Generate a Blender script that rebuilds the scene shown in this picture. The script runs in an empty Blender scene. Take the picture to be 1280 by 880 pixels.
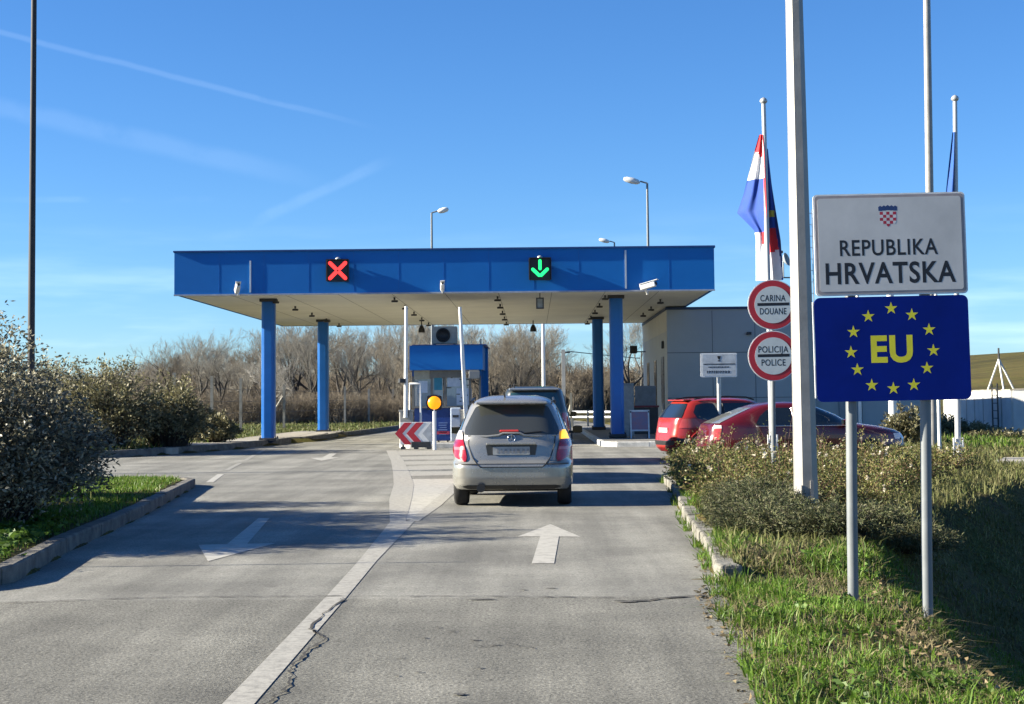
import bpy, bmesh, math, random
import numpy as np
from mathutils import Vector, Matrix
from mathutils.geometry import tessellate_polygon

random.seed(7)
RNG = np.random.default_rng(11)
SC = bpy.context.scene
COL = SC.collection
R = math.radians

# ------------------------------------------------------------------ camera
W_PX, H_PX, FOC = 1280.0, 880.0, 2000.0
PPX, PPY = 640.0, 376.0
PITCH, YAW, ROLL = math.atan(123.5 / FOC), math.atan(25.5 / FOC), R(0.52)
CAM = Vector((0, 0, 1.5))
cam_rot = Matrix.Rotation(YAW, 3, 'Z') @ Matrix.Rotation(R(90) + PITCH, 3, 'X') @ Matrix.Rotation(-ROLL, 3, 'Z')
cd = bpy.data.cameras.new('camera')
cam = bpy.data.objects.new('camera', cd)
COL.objects.link(cam)
cam.matrix_world = Matrix.Translation(CAM) @ cam_rot.to_4x4()
cd.sensor_width = 36.0
cd.sensor_fit = 'HORIZONTAL'
cd.lens = FOC / W_PX * 36.0
cd.shift_y = -(H_PX / 2 - PPY) / W_PX
cd.clip_start = 0.1
cd.clip_end = 6000
SC.camera = cam


def ray(px, py):
    return cam_rot @ Vector(((px - PPX) / FOC, -(py - PPY) / FOC, -1.0))


def at(px, py, Y):
    """the point of the place at depth Y seen along a sight line (for surveying the photograph)"""
    d = ray(px, py)
    return CAM + d * (Y / d.y)


def ground(px, py, z=0.0):
    d = ray(px, py)
    return CAM + d * ((z - CAM.z) / d.z)


# ------------------------------------------------------------------ materials
MATS = {}


def nt(m):
    m.use_nodes = True
    t = m.node_tree
    t.nodes.clear()
    return t, t.nodes, t.links


def mat(name, col, rough=0.6, metal=0.0, var=0.12, scale=6.0, bump=0.0, bscale=40.0, coat=0.0, spec=0.5, col2=None,
        fine=0.0, emit=0.0):
    """principled surface whose colour wanders with noise between col and a neighbour tone"""
    if name in MATS:
        return MATS[name]
    m = bpy.data.materials.new(name)
    t, n, l = nt(m)
    out = n.new('ShaderNodeOutputMaterial')
    b = n.new('ShaderNodeBsdfPrincipled')
    l.new(b.outputs[0], out.inputs[0])
    b.inputs['Roughness'].default_value = rough
    b.inputs['Metallic'].default_value = metal
    b.inputs['Coat Weight'].default_value = coat
    b.inputs['Coat Roughness'].default_value = 0.05
    b.inputs['Specular IOR Level'].default_value = spec
    tc = n.new('ShaderNodeTexCoord')
    no = n.new('ShaderNodeTexNoise')
    no.inputs['Scale'].default_value = scale
    no.inputs['Detail'].default_value = 6
    no.inputs['Roughness'].default_value = 0.65
    l.new(tc.outputs['Object'], no.inputs['Vector'])
    mx = n.new('ShaderNodeMix')
    mx.data_type = 'RGBA'
    c2 = col2 if col2 else tuple(max(0, c * (1 - 2 * var)) for c in col)
    mx.inputs[6].default_value = (*c2, 1)
    mx.inputs[7].default_value = (*[min(1, c * (1 + var * .6)) for c in col], 1) if not col2 else (*col, 1)
    rp = n.new('ShaderNodeMapRange')
    rp.inputs[1].default_value = 0.3
    rp.inputs[2].default_value = 0.65
    l.new(no.outputs[0], rp.inputs[0])
    l.new(rp.outputs[0], mx.inputs[0])
    l.new(mx.outputs[2], b.inputs['Base Color'])
    if emit:
        b.inputs['Emission Color'].default_value = (*col, 1)
        b.inputs['Emission Strength'].default_value = emit
    # a little roughness wander everywhere
    rr = n.new('ShaderNodeMapRange')
    rr.inputs[1].default_value = 0.2
    rr.inputs[2].default_value = 0.8
    rr.inputs[3].default_value = max(0.02, rough - 0.08)
    rr.inputs[4].default_value = min(1, rough + 0.08)
    l.new(no.outputs[0], rr.inputs[0])
    l.new(rr.outputs[0], b.inputs['Roughness'])
    if bump:
        nb = n.new('ShaderNodeTexNoise')
        nb.inputs['Scale'].default_value = bscale
        nb.inputs['Detail'].default_value = 5
        l.new(tc.outputs['Object'], nb.inputs['Vector'])
        bp = n.new('ShaderNodeBump')
        bp.inputs['Strength'].default_value = bump
        bp.inputs['Distance'].default_value = 0.02
        l.new(nb.outputs[0], bp.inputs['Height'])
        l.new(bp.outputs[0], b.inputs['Normal'])
    MATS[name] = m
    return m


def leaf_mat(name, cols, rough=0.6, trans=0.25):
    """foliage: each leaf its own tone picked along a ramp"""
    if name in MATS:
        return MATS[name]
    m = bpy.data.materials.new(name)
    t, n, l = nt(m)
    out = n.new('ShaderNodeOutputMaterial')
    g = n.new('ShaderNodeNewGeometry')
    cr = n.new('ShaderNodeValToRGB')
    e = cr.color_ramp.elements
    while len(e) < len(cols):
        e.new(0.5)
    for i, c in enumerate(cols):
        e[i].position = i / (len(cols) - 1)
        e[i].color = (*c, 1)
    l.new(g.outputs['Random Per Island'], cr.inputs[0])
    tc = n.new('ShaderNodeTexCoord')
    no = n.new('ShaderNodeTexNoise')
    no.inputs['Scale'].default_value = 1.3
    no.inputs['Detail'].default_value = 3
    l.new(tc.outputs['Object'], no.inputs['Vector'])
    hs = n.new('ShaderNodeHueSaturation')
    mr = n.new('ShaderNodeMapRange')
    mr.inputs[1].default_value = .3
    mr.inputs[2].default_value = .7
    mr.inputs[3].default_value = 0.65
    mr.inputs[4].default_value = 1.3
    l.new(no.outputs[0], mr.inputs[0])
    l.new(mr.outputs[0], hs.inputs['Value'])
    l.new(cr.outputs[0], hs.inputs['Color'])
    b = n.new('ShaderNodeBsdfPrincipled')
    b.inputs['Roughness'].default_value = rough
    b.inputs['Specular IOR Level'].default_value = 0.3
    l.new(hs.outputs[0], b.inputs['Base Color'])
    tr = n.new('ShaderNodeBsdfTranslucent')
    l.new(hs.outputs[0], tr.inputs[0])
    ms = n.new('ShaderNodeMixShader')
    ms.inputs[0].default_value = trans
    l.new(b.outputs[0], ms.inputs[1])
    l.new(tr.outputs[0], ms.inputs[2])
    l.new(ms.outputs[0], out.inputs[0])
    MATS[name] = m
    return m


def lamp_mat(name, col, strength):
    m = bpy.data.materials.new(name)
    t, n, l = nt(m)
    out = n.new('ShaderNodeOutputMaterial')
    b = n.new('ShaderNodeBsdfPrincipled')
    b.inputs['Base Color'].default_value = (*[c * .6 for c in col], 1)
    b.inputs['Roughness'].default_value = .3
    b.inputs['Emission Color'].default_value = (*col, 1)
    b.inputs['Emission Strength'].default_value = strength
    l.new(b.outputs[0], out.inputs[0])
    MATS[name] = m
    return m


def glass_mat(name, col, rough=0.04):
    m = bpy.data.materials.new(name)
    t, n, l = nt(m)
    out = n.new('ShaderNodeOutputMaterial')
    b = n.new('ShaderNodeBsdfPrincipled')
    b.inputs['Base Color'].default_value = (*col, 1)
    b.inputs['Roughness'].default_value = rough
    b.inputs['Specular IOR Level'].default_value = 0.8
    b.inputs['Coat Weight'].default_value = 0.6
    l.new(b.outputs[0], out.inputs[0])
    MATS[name] = m
    return m


# ------------------------------------------------------------------ mesh building
class MB:
    def __init__(self):
        self.v, self.f, self.mi, self.sm = [], [], [], []

    def add(self, vs, fs, mi=0, sm=False):
        o = len(self.v)
        self.v += [tuple(v) for v in vs]
        for f in fs:
            self.f.append([i + o for i in f])
            self.mi.append(mi)
            self.sm.append(sm)
        return self

    def box(self, c, s, mi=0, rz=0.0, bev=0.0, M=None):
        x, y, z = s[0] / 2, s[1] / 2, s[2] / 2
        if bev > 0:
            bm = bmesh.new()
            bmesh.ops.create_cube(bm, size=1.0)
            for v in bm.verts:
                v.co = Vector((v.co.x * s[0], v.co.y * s[1], v.co.z * s[2]))
            bmesh.ops.bevel(bm, geom=list(bm.edges), offset=min(bev, min(s) * .45), segments=2, profile=.5, affect='EDGES')
            bm.verts.index_update()
            vs = [v.co.copy() for v in bm.verts]
            fs = [[v.index for v in f.verts] for f in bm.faces]
            bm.free()
        else:
            vs = [Vector((a * x, b * y, d * z)) for a in (-1, 1) for b in (-1, 1) for d in (-1, 1)]
            fs = [(0, 1, 3, 2), (4, 6, 7, 5), (0, 4, 5, 1), (2, 3, 7, 6), (0, 2, 6, 4), (1, 5, 7, 3)]
        rot = Matrix.Rotation(rz, 3, 'Z')
        if M is not None:
            rot = M @ rot
        self.add([rot @ v + Vector(c) for v in vs], fs, mi)
        return self

    def tube(self, pts, r, n=12, mi=0, cap=True, sm=True):
        pts = [Vector(p) for p in pts]
        rs = r if isinstance(r, (list, tuple)) else [r] * len(pts)
        d0 = (pts[1] - pts[0]).normalized()
        a = Vector((0, 0, 1)) if abs(d0.z) < .9 else Vector((0, 1, 0))
        u = d0.cross(a).normalized()
        vs = []
        for i, p in enumerate(pts):
            if i == 0:
                d = d0
            elif i == len(pts) - 1:
                d = (pts[i] - pts[i - 1]).normalized()
            else:
                d = ((pts[i + 1] - pts[i]).normalized() + (pts[i] - pts[i - 1]).normalized()).normalized()
            u = (u - d * u.dot(d)).normalized()
            w = d.cross(u)
            for k in range(n):
                t = 2 * math.pi * k / n
                vs.append(p + (u * math.cos(t) + w * math.sin(t)) * rs[i])
        fs = []
        for i in range(len(pts) - 1):
            for k in range(n):
                fs.append((i * n + k, i * n + (k + 1) % n, (i + 1) * n + (k + 1) % n, (i + 1) * n + k))
        self.add(vs, fs, mi, sm)
        if cap:
            o = len(vs)
            self.add(vs[:n], [tuple(range(n))[::-1]], mi)
            self.add(vs[-n:], [tuple(range(n))], mi)
        return self

    def lathe(self, prof, n=24, c=(0, 0, 0), M=None, mi=0, sm=True):
        """prof: (radius, height) pairs round local Z"""
        vs = []
        M = M or Matrix.Identity(3)
        for r, h in prof:
            for k in range(n):
                t = 2 * math.pi * k / n
                vs.append(M @ Vector((r * math.cos(t), r * math.sin(t), h)) + Vector(c))
        fs = []
        for i in range(len(prof) - 1):
            for k in range(n):
                fs.append((i * n + k, i * n + (k + 1) % n, (i + 1) * n + (k + 1) % n, (i + 1) * n + k))
        self.add(vs, fs, mi, sm)
        return self

    def prism(self, poly, y0, y1, mi=0, side=None):
        """outline in the x-z plane, from depth y0 (front, facing -Y) to y1"""
        n = len(poly)
        tri = tessellate_polygon([[Vector((p[0], p[1], 0)) for p in poly]])
        area = sum(poly[i][0] * poly[(i + 1) % n][1] - poly[(i + 1) % n][0] * poly[i][1] for i in range(n))
        ff, bf = [], []
        for t in tri:
            a, b, c = [poly[i] for i in t]
            ar = (b[0] - a[0]) * (c[1] - a[1]) - (c[0] - a[0]) * (b[1] - a[1])
            t = tuple(t) if ar > 0 else tuple(t)[::-1]
            ff.append(t)                      # seen from -Y: ccw in x-z faces -Y
            bf.append(tuple(i + n for i in t[::-1]))
        vs = [(p[0], y0, p[1]) for p in poly] + [(p[0], y1, p[1]) for p in poly]
        sf = []
        for i in range(n):
            j = (i + 1) % n
            q = (i, i + n, j + n, j)
            sf.append(q if area > 0 else q[::-1])
        o = len(self.v)
        self.add(vs, ff + bf, mi)
        self.f += [[k + o for k in q] for q in sf]
        self.mi += [side if side is not None else mi] * len(sf)
        self.sm += [False] * len(sf)
        return self

    def build(self, name, mats, parent=None, loc=None):
        me = bpy.data.meshes.new(name)
        me.from_pydata(self.v, [], self.f)
        mats = mats if isinstance(mats, (list, tuple)) else [mats]
        for m in mats:
            me.materials.append(m)
        me.polygons.foreach_set('material_index', self.mi)
        me.polygons.foreach_set('use_smooth', self.sm)
        me.validate()
        me.update()
        return link(name, me, parent, loc)


def link(name, me, parent=None, loc=None):
    me.name = name
    o = bpy.data.objects.new(name, me)
    COL.objects.link(o)
    if parent is not None:
        o.parent = parent
    if loc is not None:
        o.location = loc
    return o


def np_mesh(name, verts, loops, starts, totals, m, smooth=False):
    me = bpy.data.meshes.new(name)
    me.vertices.add(len(verts))
    me.vertices.foreach_set('co', np.ascontiguousarray(verts, dtype=np.float32).ravel())
    me.loops.add(len(loops))
    me.loops.foreach_set('vertex_index', np.ascontiguousarray(loops, dtype=np.int32))
    me.polygons.add(len(starts))
    me.polygons.foreach_set('loop_start', np.ascontiguousarray(starts, dtype=np.int32))
    me.polygons.foreach_set('loop_total', np.ascontiguousarray(totals, dtype=np.int32))
    if smooth:
        me.polygons.foreach_set('use_smooth', np.ones(len(starts), dtype=bool))
    me.materials.append(m)
    me.update(calc_edges=True)
    me.validate()
    return me


def nrm(a):
    return a / np.maximum(np.linalg.norm(a, axis=1, keepdims=True), 1e-9)


def leaves(name, P, D, L, Wd, m, fold=0.25):
    """diamond leaves, one island each: P base, D direction, L length, Wd width"""
    n = len(P)
    D = nrm(D)
    S = nrm(np.cross(D, RNG.normal(size=(n, 3))))
    N = np.cross(D, S)
    L = np.broadcast_to(L, n)[:, None]
    Wd = np.broadcast_to(Wd, n)[:, None]
    mid = P + D * L * 0.45
    V = np.empty((n, 4, 3))
    V[:, 0] = P
    V[:, 1] = mid + S * Wd * .5 + N * Wd * fold
    V[:, 2] = P + D * L - N * L * .12
    V[:, 3] = mid - S * Wd * .5 + N * Wd * fold
    return np_mesh(name, V.reshape(-1, 3), np.arange(4 * n), np.arange(n) * 4, np.full(n, 4), m)


def blades(name, P, Hh, Wd, lean, m, curl=0.5):
    """grass blades: 2 segments, quad + triangle"""
    n = len(P)
    a = RNG.uniform(0, 2 * math.pi, n)
    S = np.stack([np.cos(a), np.sin(a), np.zeros(n)], 1)
    b = RNG.uniform(0, 2 * math.pi, n)
    Ld = np.stack([np.cos(b), np.sin(b), np.zeros(n)], 1) * (np.abs(RNG.normal(0, lean, n)))[:, None]
    Hh = np.broadcast_to(Hh, n)[:, None]
    Wd = np.broadcast_to(Wd, n)[:, None]
    up = np.array([[0, 0, 1.0]])
    m1 = P + (up * .6 + Ld * .45) * Hh
    tip = P + (up * (1 - curl * np.linalg.norm(Ld, axis=1, keepdims=True) * .5) + Ld * 1.25) * Hh
    V = np.empty((n, 5, 3))
    V[:, 0] = P - S * Wd * .5
    V[:, 1] = P + S * Wd * .5
    V[:, 2] = m1 + S * Wd * .42
    V[:, 3] = m1 - S * Wd * .42
    V[:, 4] = tip
    lo = (np.arange(n)[:, None] * 5 + np.array([0, 1, 2, 3, 3, 2, 4])).ravel()
    st = (np.arange(n)[:, None] * 7 + np.array([0, 4])).ravel()
    to = np.tile([4, 3], n)
    return np_mesh(name, V.reshape(-1, 3), lo, st, to, m)


def twigs(name, A, B, r0, r1, m, k=3):
    """many tapered k-sided sticks"""
    n = len(A)
    D = nrm(B - A)
    ref = np.where(np.abs(D[:, 2:3]) < .9, np.array([[0, 0, 1.0]]), np.array([[1.0, 0, 0]]))
    U = nrm(np.cross(D, ref))
    Wv = np.cross(D, U)
    V = np.empty((n, 2 * k, 3))
    for i in range(k):
        t = 2 * math.pi * i / k
        o = U * math.cos(t) + Wv * math.sin(t)
        V[:, i] = A + o * r0[:, None]
        V[:, k + i] = B + o * r1[:, None]
    q = np.array([[i, (i + 1) % k, k + (i + 1) % k, k + i] for i in range(k)]).ravel()
    lo = (np.arange(n)[:, None] * 2 * k + q).ravel()
    return np_mesh(name, V.reshape(-1, 3), lo, np.arange(n * k) * 4, np.full(n * k, 4), m, smooth=True)


def tag(o, label=None, cat=None, group=None, kind=None):
    if label:
        o['label'] = label
    if cat:
        o['category'] = cat
    if group:
        o['group'] = group
    if kind:
        o['kind'] = kind
    return o


def thing(name, label, cat, loc=(0, 0, 0), rz=0.0, group=None):
    o = bpy.data.objects.new(name, None)
    COL.objects.link(o)
    o.location = loc
    o.rotation_euler = (0, 0, rz)
    o.empty_display_size = 0.2
    return tag(o, label, cat, group)


def copy_tree(o, parent=None):
    c = o.copy()
    COL.objects.link(c)
    if parent is not None:
        c.parent = parent
    for ch in list(o.children):
        copy_tree(ch, c)
    return c


def text_mb(s, height, bold=0.0, squeeze=1.0, depth=0.0015):
    """letters as thin plates facing -Y, centred on the origin, cap height = height"""
    cu = bpy.data.curves.new('t', 'FONT')
    cu.body = s
    cu.size = 1.0
    cu.extrude = 0.0
    cu.offset = bold
    cu.space_character = 1.08
    cu.resolution_u = 4
    o = bpy.data.objects.new('t', cu)
    COL.objects.link(o)
    dg = bpy.context.evaluated_depsgraph_get()
    me = bpy.data.meshes.new_from_object(o.evaluated_get(dg))
    bpy.data.objects.remove(o)
    vs = [v.co.copy() for v in me.vertices]
    fs = [list(p.vertices) for p in me.polygons]
    bpy.data.meshes.remove(me)
    cap = 0.73
    xs = [v.x for v in vs]
    cx = (min(xs) + max(xs)) / 2
    k = height / cap
    mb = MB()
    P = [Vector(((v.x - cx) * k * squeeze, 0, (v.y - cap / 2) * k)) for v in vs]
    # front faces must look towards -Y
    F = []
    for f in fs:
        a, b, c = P[f[0]], P[f[1]], P[f[2]]
        nn = (b - a).cross(c - a)
        F.append(f if nn.y < 0 else f[::-1])
    mb.add(P, F)
    w = (max(xs) - min(xs)) * k * squeeze
    return mb, w


def text_obj(name, s, height, m, parent, pos, bold=0.0, width=None, squeeze=1.0, ry=0.0):
    mb, w = text_mb(s, height, bold, squeeze)
    if width:
        k = width / w
        mb.v = [(v[0] * k, v[1], v[2]) for v in mb.v]
    mb.v = [tuple(Vector(v) + Vector(pos)) for v in mb.v]
    return mb.build(name, m, parent)


def rounded_rect(w, h, r, n=5, cx=0, cz=0):
    pts = []
    for sx, sz, a0 in ((1, 1, 0), (-1, 1, 90), (-1, -1, 180), (1, -1, 270)):
        for k in range(n + 1):
            a = R(a0 + 90 * k / n)
            pts.append((cx + sx * (w / 2 - r) + r * math.cos(a), cz + sz * (h / 2 - r) + r * math.sin(a)))
    return pts


def disc(r, n=40, cx=0, cz=0):
    return [(cx + r * math.cos(2 * math.pi * k / n), cz + r * math.sin(2 * math.pi * k / n)) for k in range(n)]


def seg_dist(P, A, B):
    """distance of points P (n,2) to segment AB and signed side"""
    d = B - A
    t = np.clip(((P - A) @ d) / (d @ d), 0, 1)
    q = A + t[:, None] * d
    return np.linalg.norm(P - q, axis=1), d[0] * (P[:, 1] - A[1]) - d[1] * (P[:, 0] - A[0])


def poly_sd(P, poly):
    """signed distance to a polygon, negative inside"""
    poly = np.asarray(poly, float)
    n = len(poly)
    best = np.full(len(P), 1e9)
    ins = np.zeros(len(P), bool)
    for i in range(n):
        A, B = poly[i], poly[(i + 1) % n]
        d, _ = seg_dist(P, A, B)
        best = np.minimum(best, d)
        c = ((A[1] > P[:, 1]) != (B[1] > P[:, 1]))
        with np.errstate(divide='ignore', invalid='ignore'):
            xx = (B[0] - A[0]) * (P[:, 1] - A[1]) / (B[1] - A[1] + 1e-12) + A[0]
        ins ^= c & (P[:, 0] < xx)
    return np.where(ins, -best, best)


def line_side(P, line):
    """signed distance right of an open polyline running away from the camera (positive = right)"""
    line = np.asarray(line, float)
    best = np.full(len(P), 1e9)
    sg = np.ones(len(P))
    for i in range(len(line) - 1):
        d, s = seg_dist(P, line[i], line[i + 1])
        k = d < best - 1e-9
        best = np.where(k, d, best)
        sg = np.where(k, np.where(s < 0, 1.0, -1.0), sg)
    return best * sg


def vnoise(x, y, sc, seed=0):
    """cheap smooth value noise in -1..1"""
    r = np.random.default_rng(seed).uniform(-1, 1, (64, 64))
    x = np.asarray(x) * sc
    y = np.asarray(y) * sc
    xi, yi = np.floor(x).astype(int), np.floor(y).astype(int)
    fx, fy = x - xi, y - yi
    fx, fy = fx * fx * (3 - 2 * fx), fy * fy * (3 - 2 * fy)
    g = lambda a, b: r[a % 64, b % 64]
    return (g(xi, yi) * (1 - fx) + g(xi + 1, yi) * fx) * (1 - fy) + (g(xi, yi + 1) * (1 - fx) + g(xi + 1, yi + 1) * fx) * fy


# ------------------------------------------------------------------ light, sky
SUN_EL, SUN_BACK = R(22.0), R(3.2)
S = Vector((-math.cos(SUN_EL) * math.cos(SUN_BACK), -math.cos(SUN_EL) * math.sin(SUN_BACK), math.sin(SUN_EL)))
ld = bpy.data.lights.new('sun', 'SUN')
ld.energy = 5.0
ld.angle = R(0.5)
ld.color = (1.0, 0.92, 0.76)
lo = bpy.data.objects.new('sun', ld)
COL.objects.link(lo)
lo.rotation_euler = S.to_track_quat('Z', 'Y').to_euler()
lo.location = S * 80

world = bpy.data.worlds.new('World')
SC.world = world
world.use_nodes = True
wt, wn, wl = world.node_tree, world.node_tree.nodes, world.node_tree.links
wn.clear()
wo = wn.new('ShaderNodeOutputWorld')
bg = wn.new('ShaderNodeBackground')
sky = wn.new('ShaderNodeTexSky')
sky.sky_type = 'NISHITA'
sky.sun_disc = False
sky.sun_elevation = SUN_EL
sky.sun_rotation = math.atan2(S.x, S.y)
sky.altitude = 120
sky.air_density = 0.9
sky.dust_density = 0.0
sky.ozone_density = 3.0
bg.inputs[1].default_value = 0.058
tcw = wn.new('ShaderNodeTexCoord')


def wmath(op, a, b=None, clamp=False):
    n = wn.new('ShaderNodeMath')
    n.operation = op
    n.use_clamp = clamp
    for i, v in enumerate((a, b)):
        if v is None:
            continue
        if isinstance(v, (int, float)):
            n.inputs[i].default_value = v
        else:
            wl.new(v, n.inputs[i])
    return n.outputs[0]


def wdot(vec):
    n = wn.new('ShaderNodeVectorMath')
    n.operation = 'DOT_PRODUCT'
    wl.new(tcw.outputs['Generated'], n.inputs[0])
    n.inputs[1].default_value = vec
    return n.outputs['Value']


def smooth(v, a, b):
    n = wn.new('ShaderNodeMapRange')
    n.interpolation_type = 'SMOOTHSTEP'
    wl.new(v, n.inputs[0])
    n.inputs[1].default_value = a
    n.inputs[2].default_value = b
    return n.outputs[0]


wnoise = wn.new('ShaderNodeTexNoise')
wnoise.inputs['Scale'].default_value = 26
wnoise.inputs['Detail'].default_value = 6
wl.new(tcw.outputs['Generated'], wnoise.inputs['Vector'])


def contrail(d1, d2, width, fade, amount, soft=0.2, e0=.06, e1=.10):
    """thin ice trail along the great circle through two sky directions"""
    d1, d2 = d1.normalized(), d2.normalized()
    n = d1.cross(d2).normalized()
    t = n.cross(d1)
    span = math.acos(max(-1, min(1, d1.dot(d2))))
    s = wdot(n)
    wob = wmath('MULTIPLY', wmath('SUBTRACT', wnoise.outputs[0], .5), width * 1.2)
    dist = wmath('ABSOLUTE', wmath('ADD', s, wob))
    core = wmath('SUBTRACT', 1.0, smooth(dist, width * soft, width))
    along = wdot(t)
    m0 = smooth(along, -e0 * 2, e0)
    m1 = wmath('SUBTRACT', 1.0, smooth(along, math.sin(span) - e1, math.sin(span) + e1 * .6))
    gap = smooth(wnoise.outputs[0], fade, fade + .25)
    r = wmath('MULTIPLY', wmath('MULTIPLY', core, m0), wmath('MULTIPLY', m1, gap))
    return wmath('MULTIPLY', r, amount)


trails = [
    contrail(ray(-120, 10), ray(430, 150), 0.0026, .22, .036, e0=.01, e1=.05),
    contrail(ray(-80, 115), ray(372, 222), 0.0085, .28, .03, e0=.01, e1=.05),
    contrail(ray(318, 278), ray(480, 204), 0.0050, .36, .035, e0=.02, e1=.02),
    contrail(ray(60, 250), ray(290, 248), 0.0028, .4, .03, e0=.02, e1=.02),
]
# thin veil of cloud low over the horizon
mp = wn.new('ShaderNodeMapping')
mp.inputs['Scale'].default_value = (5, 5, 42)
wl.new(tcw.outputs['Generated'], mp.inputs['Vector'])
vn = wn.new('ShaderNodeTexNoise')
vn.inputs['Scale'].default_value = 1.4
vn.inputs['Detail'].default_value = 7
wl.new(mp.outputs[0], vn.inputs['Vector'])
sep = wn.new('ShaderNodeSeparateXYZ')
wl.new(tcw.outputs['Generated'], sep.inputs[0])
low = wmath('SUBTRACT', 1.0, smooth(sep.outputs['Z'], 0.015, 0.13))
veil = wmath('MULTIPLY', wmath('MULTIPLY', smooth(vn.outputs[0], .42, .72), low), .22)
tot = veil
for tr_ in trails:
    tot = wmath('ADD', tot, tr_)
tot = wmath('MINIMUM', tot, .8)
hs = wn.new('ShaderNodeHueSaturation')
hs.inputs['Saturation'].default_value = 1.06
tint = wn.new('ShaderNodeMix')
tint.data_type = 'RGBA'
tint.blend_type = 'MULTIPLY'
tint.inputs[0].default_value = 1.0
tint.inputs[7].default_value = (.51, .70, .95, 1)
wl.new(sky.outputs[0], tint.inputs[6])
wl.new(tint.outputs[2], hs.inputs['Color'])
mixw = wn.new('ShaderNodeMix')
mixw.data_type = 'RGBA'
wl.new(tot, mixw.inputs[0])
wl.new(hs.outputs[0], mixw.inputs[6])
mixw.inputs[7].default_value = (9, 10.5, 12, 1)
wl.new(mixw.outputs[2], bg.inputs[0])
wl.new(bg.outputs[0], wo.inputs[0])

SC.view_settings.view_transform = 'Standard'
SC.view_settings.look = 'None'
SC.view_settings.gamma = 1
SC.view_settings.exposure = 1.75
SC.view_settings.use_curve_mapping = False
SC.cycles.max_bounces = 6
SC.cycles.diffuse_bounces = 3
SC.cycles.glossy_bounces = 3
SC.cycles.transparent_max_bounces = 6
SC.cycles.sample_clamp_indirect = 4
# ------------------------------------------------------------------ terrain
RP = [(0.78, 1), (1.12, 7.9), (1.33, 12.2), (1.5, 13.4), (1.66, 15.8), (1.85, 20), (2.16, 25), (2.38, 29.6), (2.7, 30.6),
      (3.4, 31.1), (7.6, 31.4), (8.3, 31.9), (8.7, 33), (9.2, 50), (9.2, 61), (5.6, 61.5), (5.4, 78), (3, 112), (-6.5, 112),
      (-6.9, 90), (-7.2, 81), (-7.9, 67.5), (-8.3, 59.5), (-8.75, 58.3), (-9, 56), (-9.5, 50.8), (-10.9, 45.2),
      (-12.5, 43.6), (-45, 41), (-45, 31.5), (-8, 29.8), (-6.7, 29.5), (-6.15, 28.9), (-5.95, 27.8), (-5.17, 21.1),
      (-4.72, 16.2), (-4.39, 13.6), (-4.6, 12.9), (-5.4, 12.4), (-40, 11), (-40, 1)]
EDGE = [(2.0, 2), (2.2, 4), (2.48, 8), (2.72, 11.2), (3.05, 14.6), (4.65, 19.4), (8.0, 26.4), (13, 35.2), (22, 46), (40, 62)]


def sstep(a, b, x):
    t = np.clip((x - a) / (b - a), 0, 1)
    return t * t * (3 - 2 * t)


def height(x, y):
    x, y = np.asarray(x, float).ravel(), np.asarray(y, float).ravel()
    P = np.stack([x, y], 1)
    sd = poly_sd(P, RP)
    nz = vnoise(x, y, .9, 1) * .03 + vnoise(x, y, 3.1, 2) * .015
    left = 0.135 + nz * .8
    near = -0.03 + 0.06 * np.clip((sd + nz * 5) / .5, -.4, 1) - .10 * np.clip((sd - .5) / 1.2, 0, 1.6) + nz * .5
    bed = 0.135 + nz
    right = 0.09 + nz
    t = np.where(x < -2, left, right)
    t = np.where((x > -2) & (x < 8) & (y < 32) & (y >= 13.45), bed, t)
    isn = (x > -2) & (y < 13.45)
    t = np.where((x > -2) & (x < 8) & (y < 14.6), near + (t - near) * sstep(12.9, 14.2, y), t)
    k = np.where(isn, 1.0, sstep(-.04, .12, sd))
    k = np.where(isn & (sd < -.25), 0, k)
    h = -0.06 * (1 - k) + t * k
    # hollow on the right
    s = line_side(P, EDGE)
    s = s + vnoise(x, y, .8, 3) * .12
    drop = 1.0 * (np.sqrt(s * s + .03) + s) / 2
    drop = 2.7 * (1 - np.exp(-drop / 2.7 * 1.25))
    drop = np.where(s < -1.2, 0, drop) * (1 - sstep(40, 58, y)) * (1 - sstep(9, 16, s))
    h = h - np.where(x > 0, drop, 0)
    # the yard right of the building lies lower
    h = h - .5 * sstep(13.5, 18.5, x) * sstep(40, 58, y)
    # rising fields
    h = h + sstep(92, 155, y) * np.clip((x - 8) / 38, 0, 2.5) * 4.05 + sstep(150, 900, y) * 6
    return h


def H1(x, y):
    return float(height([x], [y])[0])


xs = np.concatenate([[-3000, -900, -300, -120, -60], np.arange(-34, -16, 1.0), np.arange(-16, -8, .4), np.arange(-8, 10, .15), np.arange(10, 24, .5),
                     np.arange(24, 80, 3), [100, 160, 300, 900, 3000]])
ys = np.concatenate([[-300, -60, -10, 0], np.arange(4, 36, .2), np.arange(36, 64, .5), np.arange(64, 180, 3), [220, 300, 500, 900, 3500]])
gx, gy = np.meshgrid(xs, ys)
gz = height(gx, gy)
GV = np.stack([gx.ravel(), gy.ravel(), gz], 1)
nx, ny = len(xs), len(ys)
ii, jj = np.meshgrid(np.arange(nx - 1), np.arange(ny - 1))
q = (jj * nx + ii).ravel()
GQ = np.stack([q, q + 1, q + nx + 1, q + nx], 1)


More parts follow.
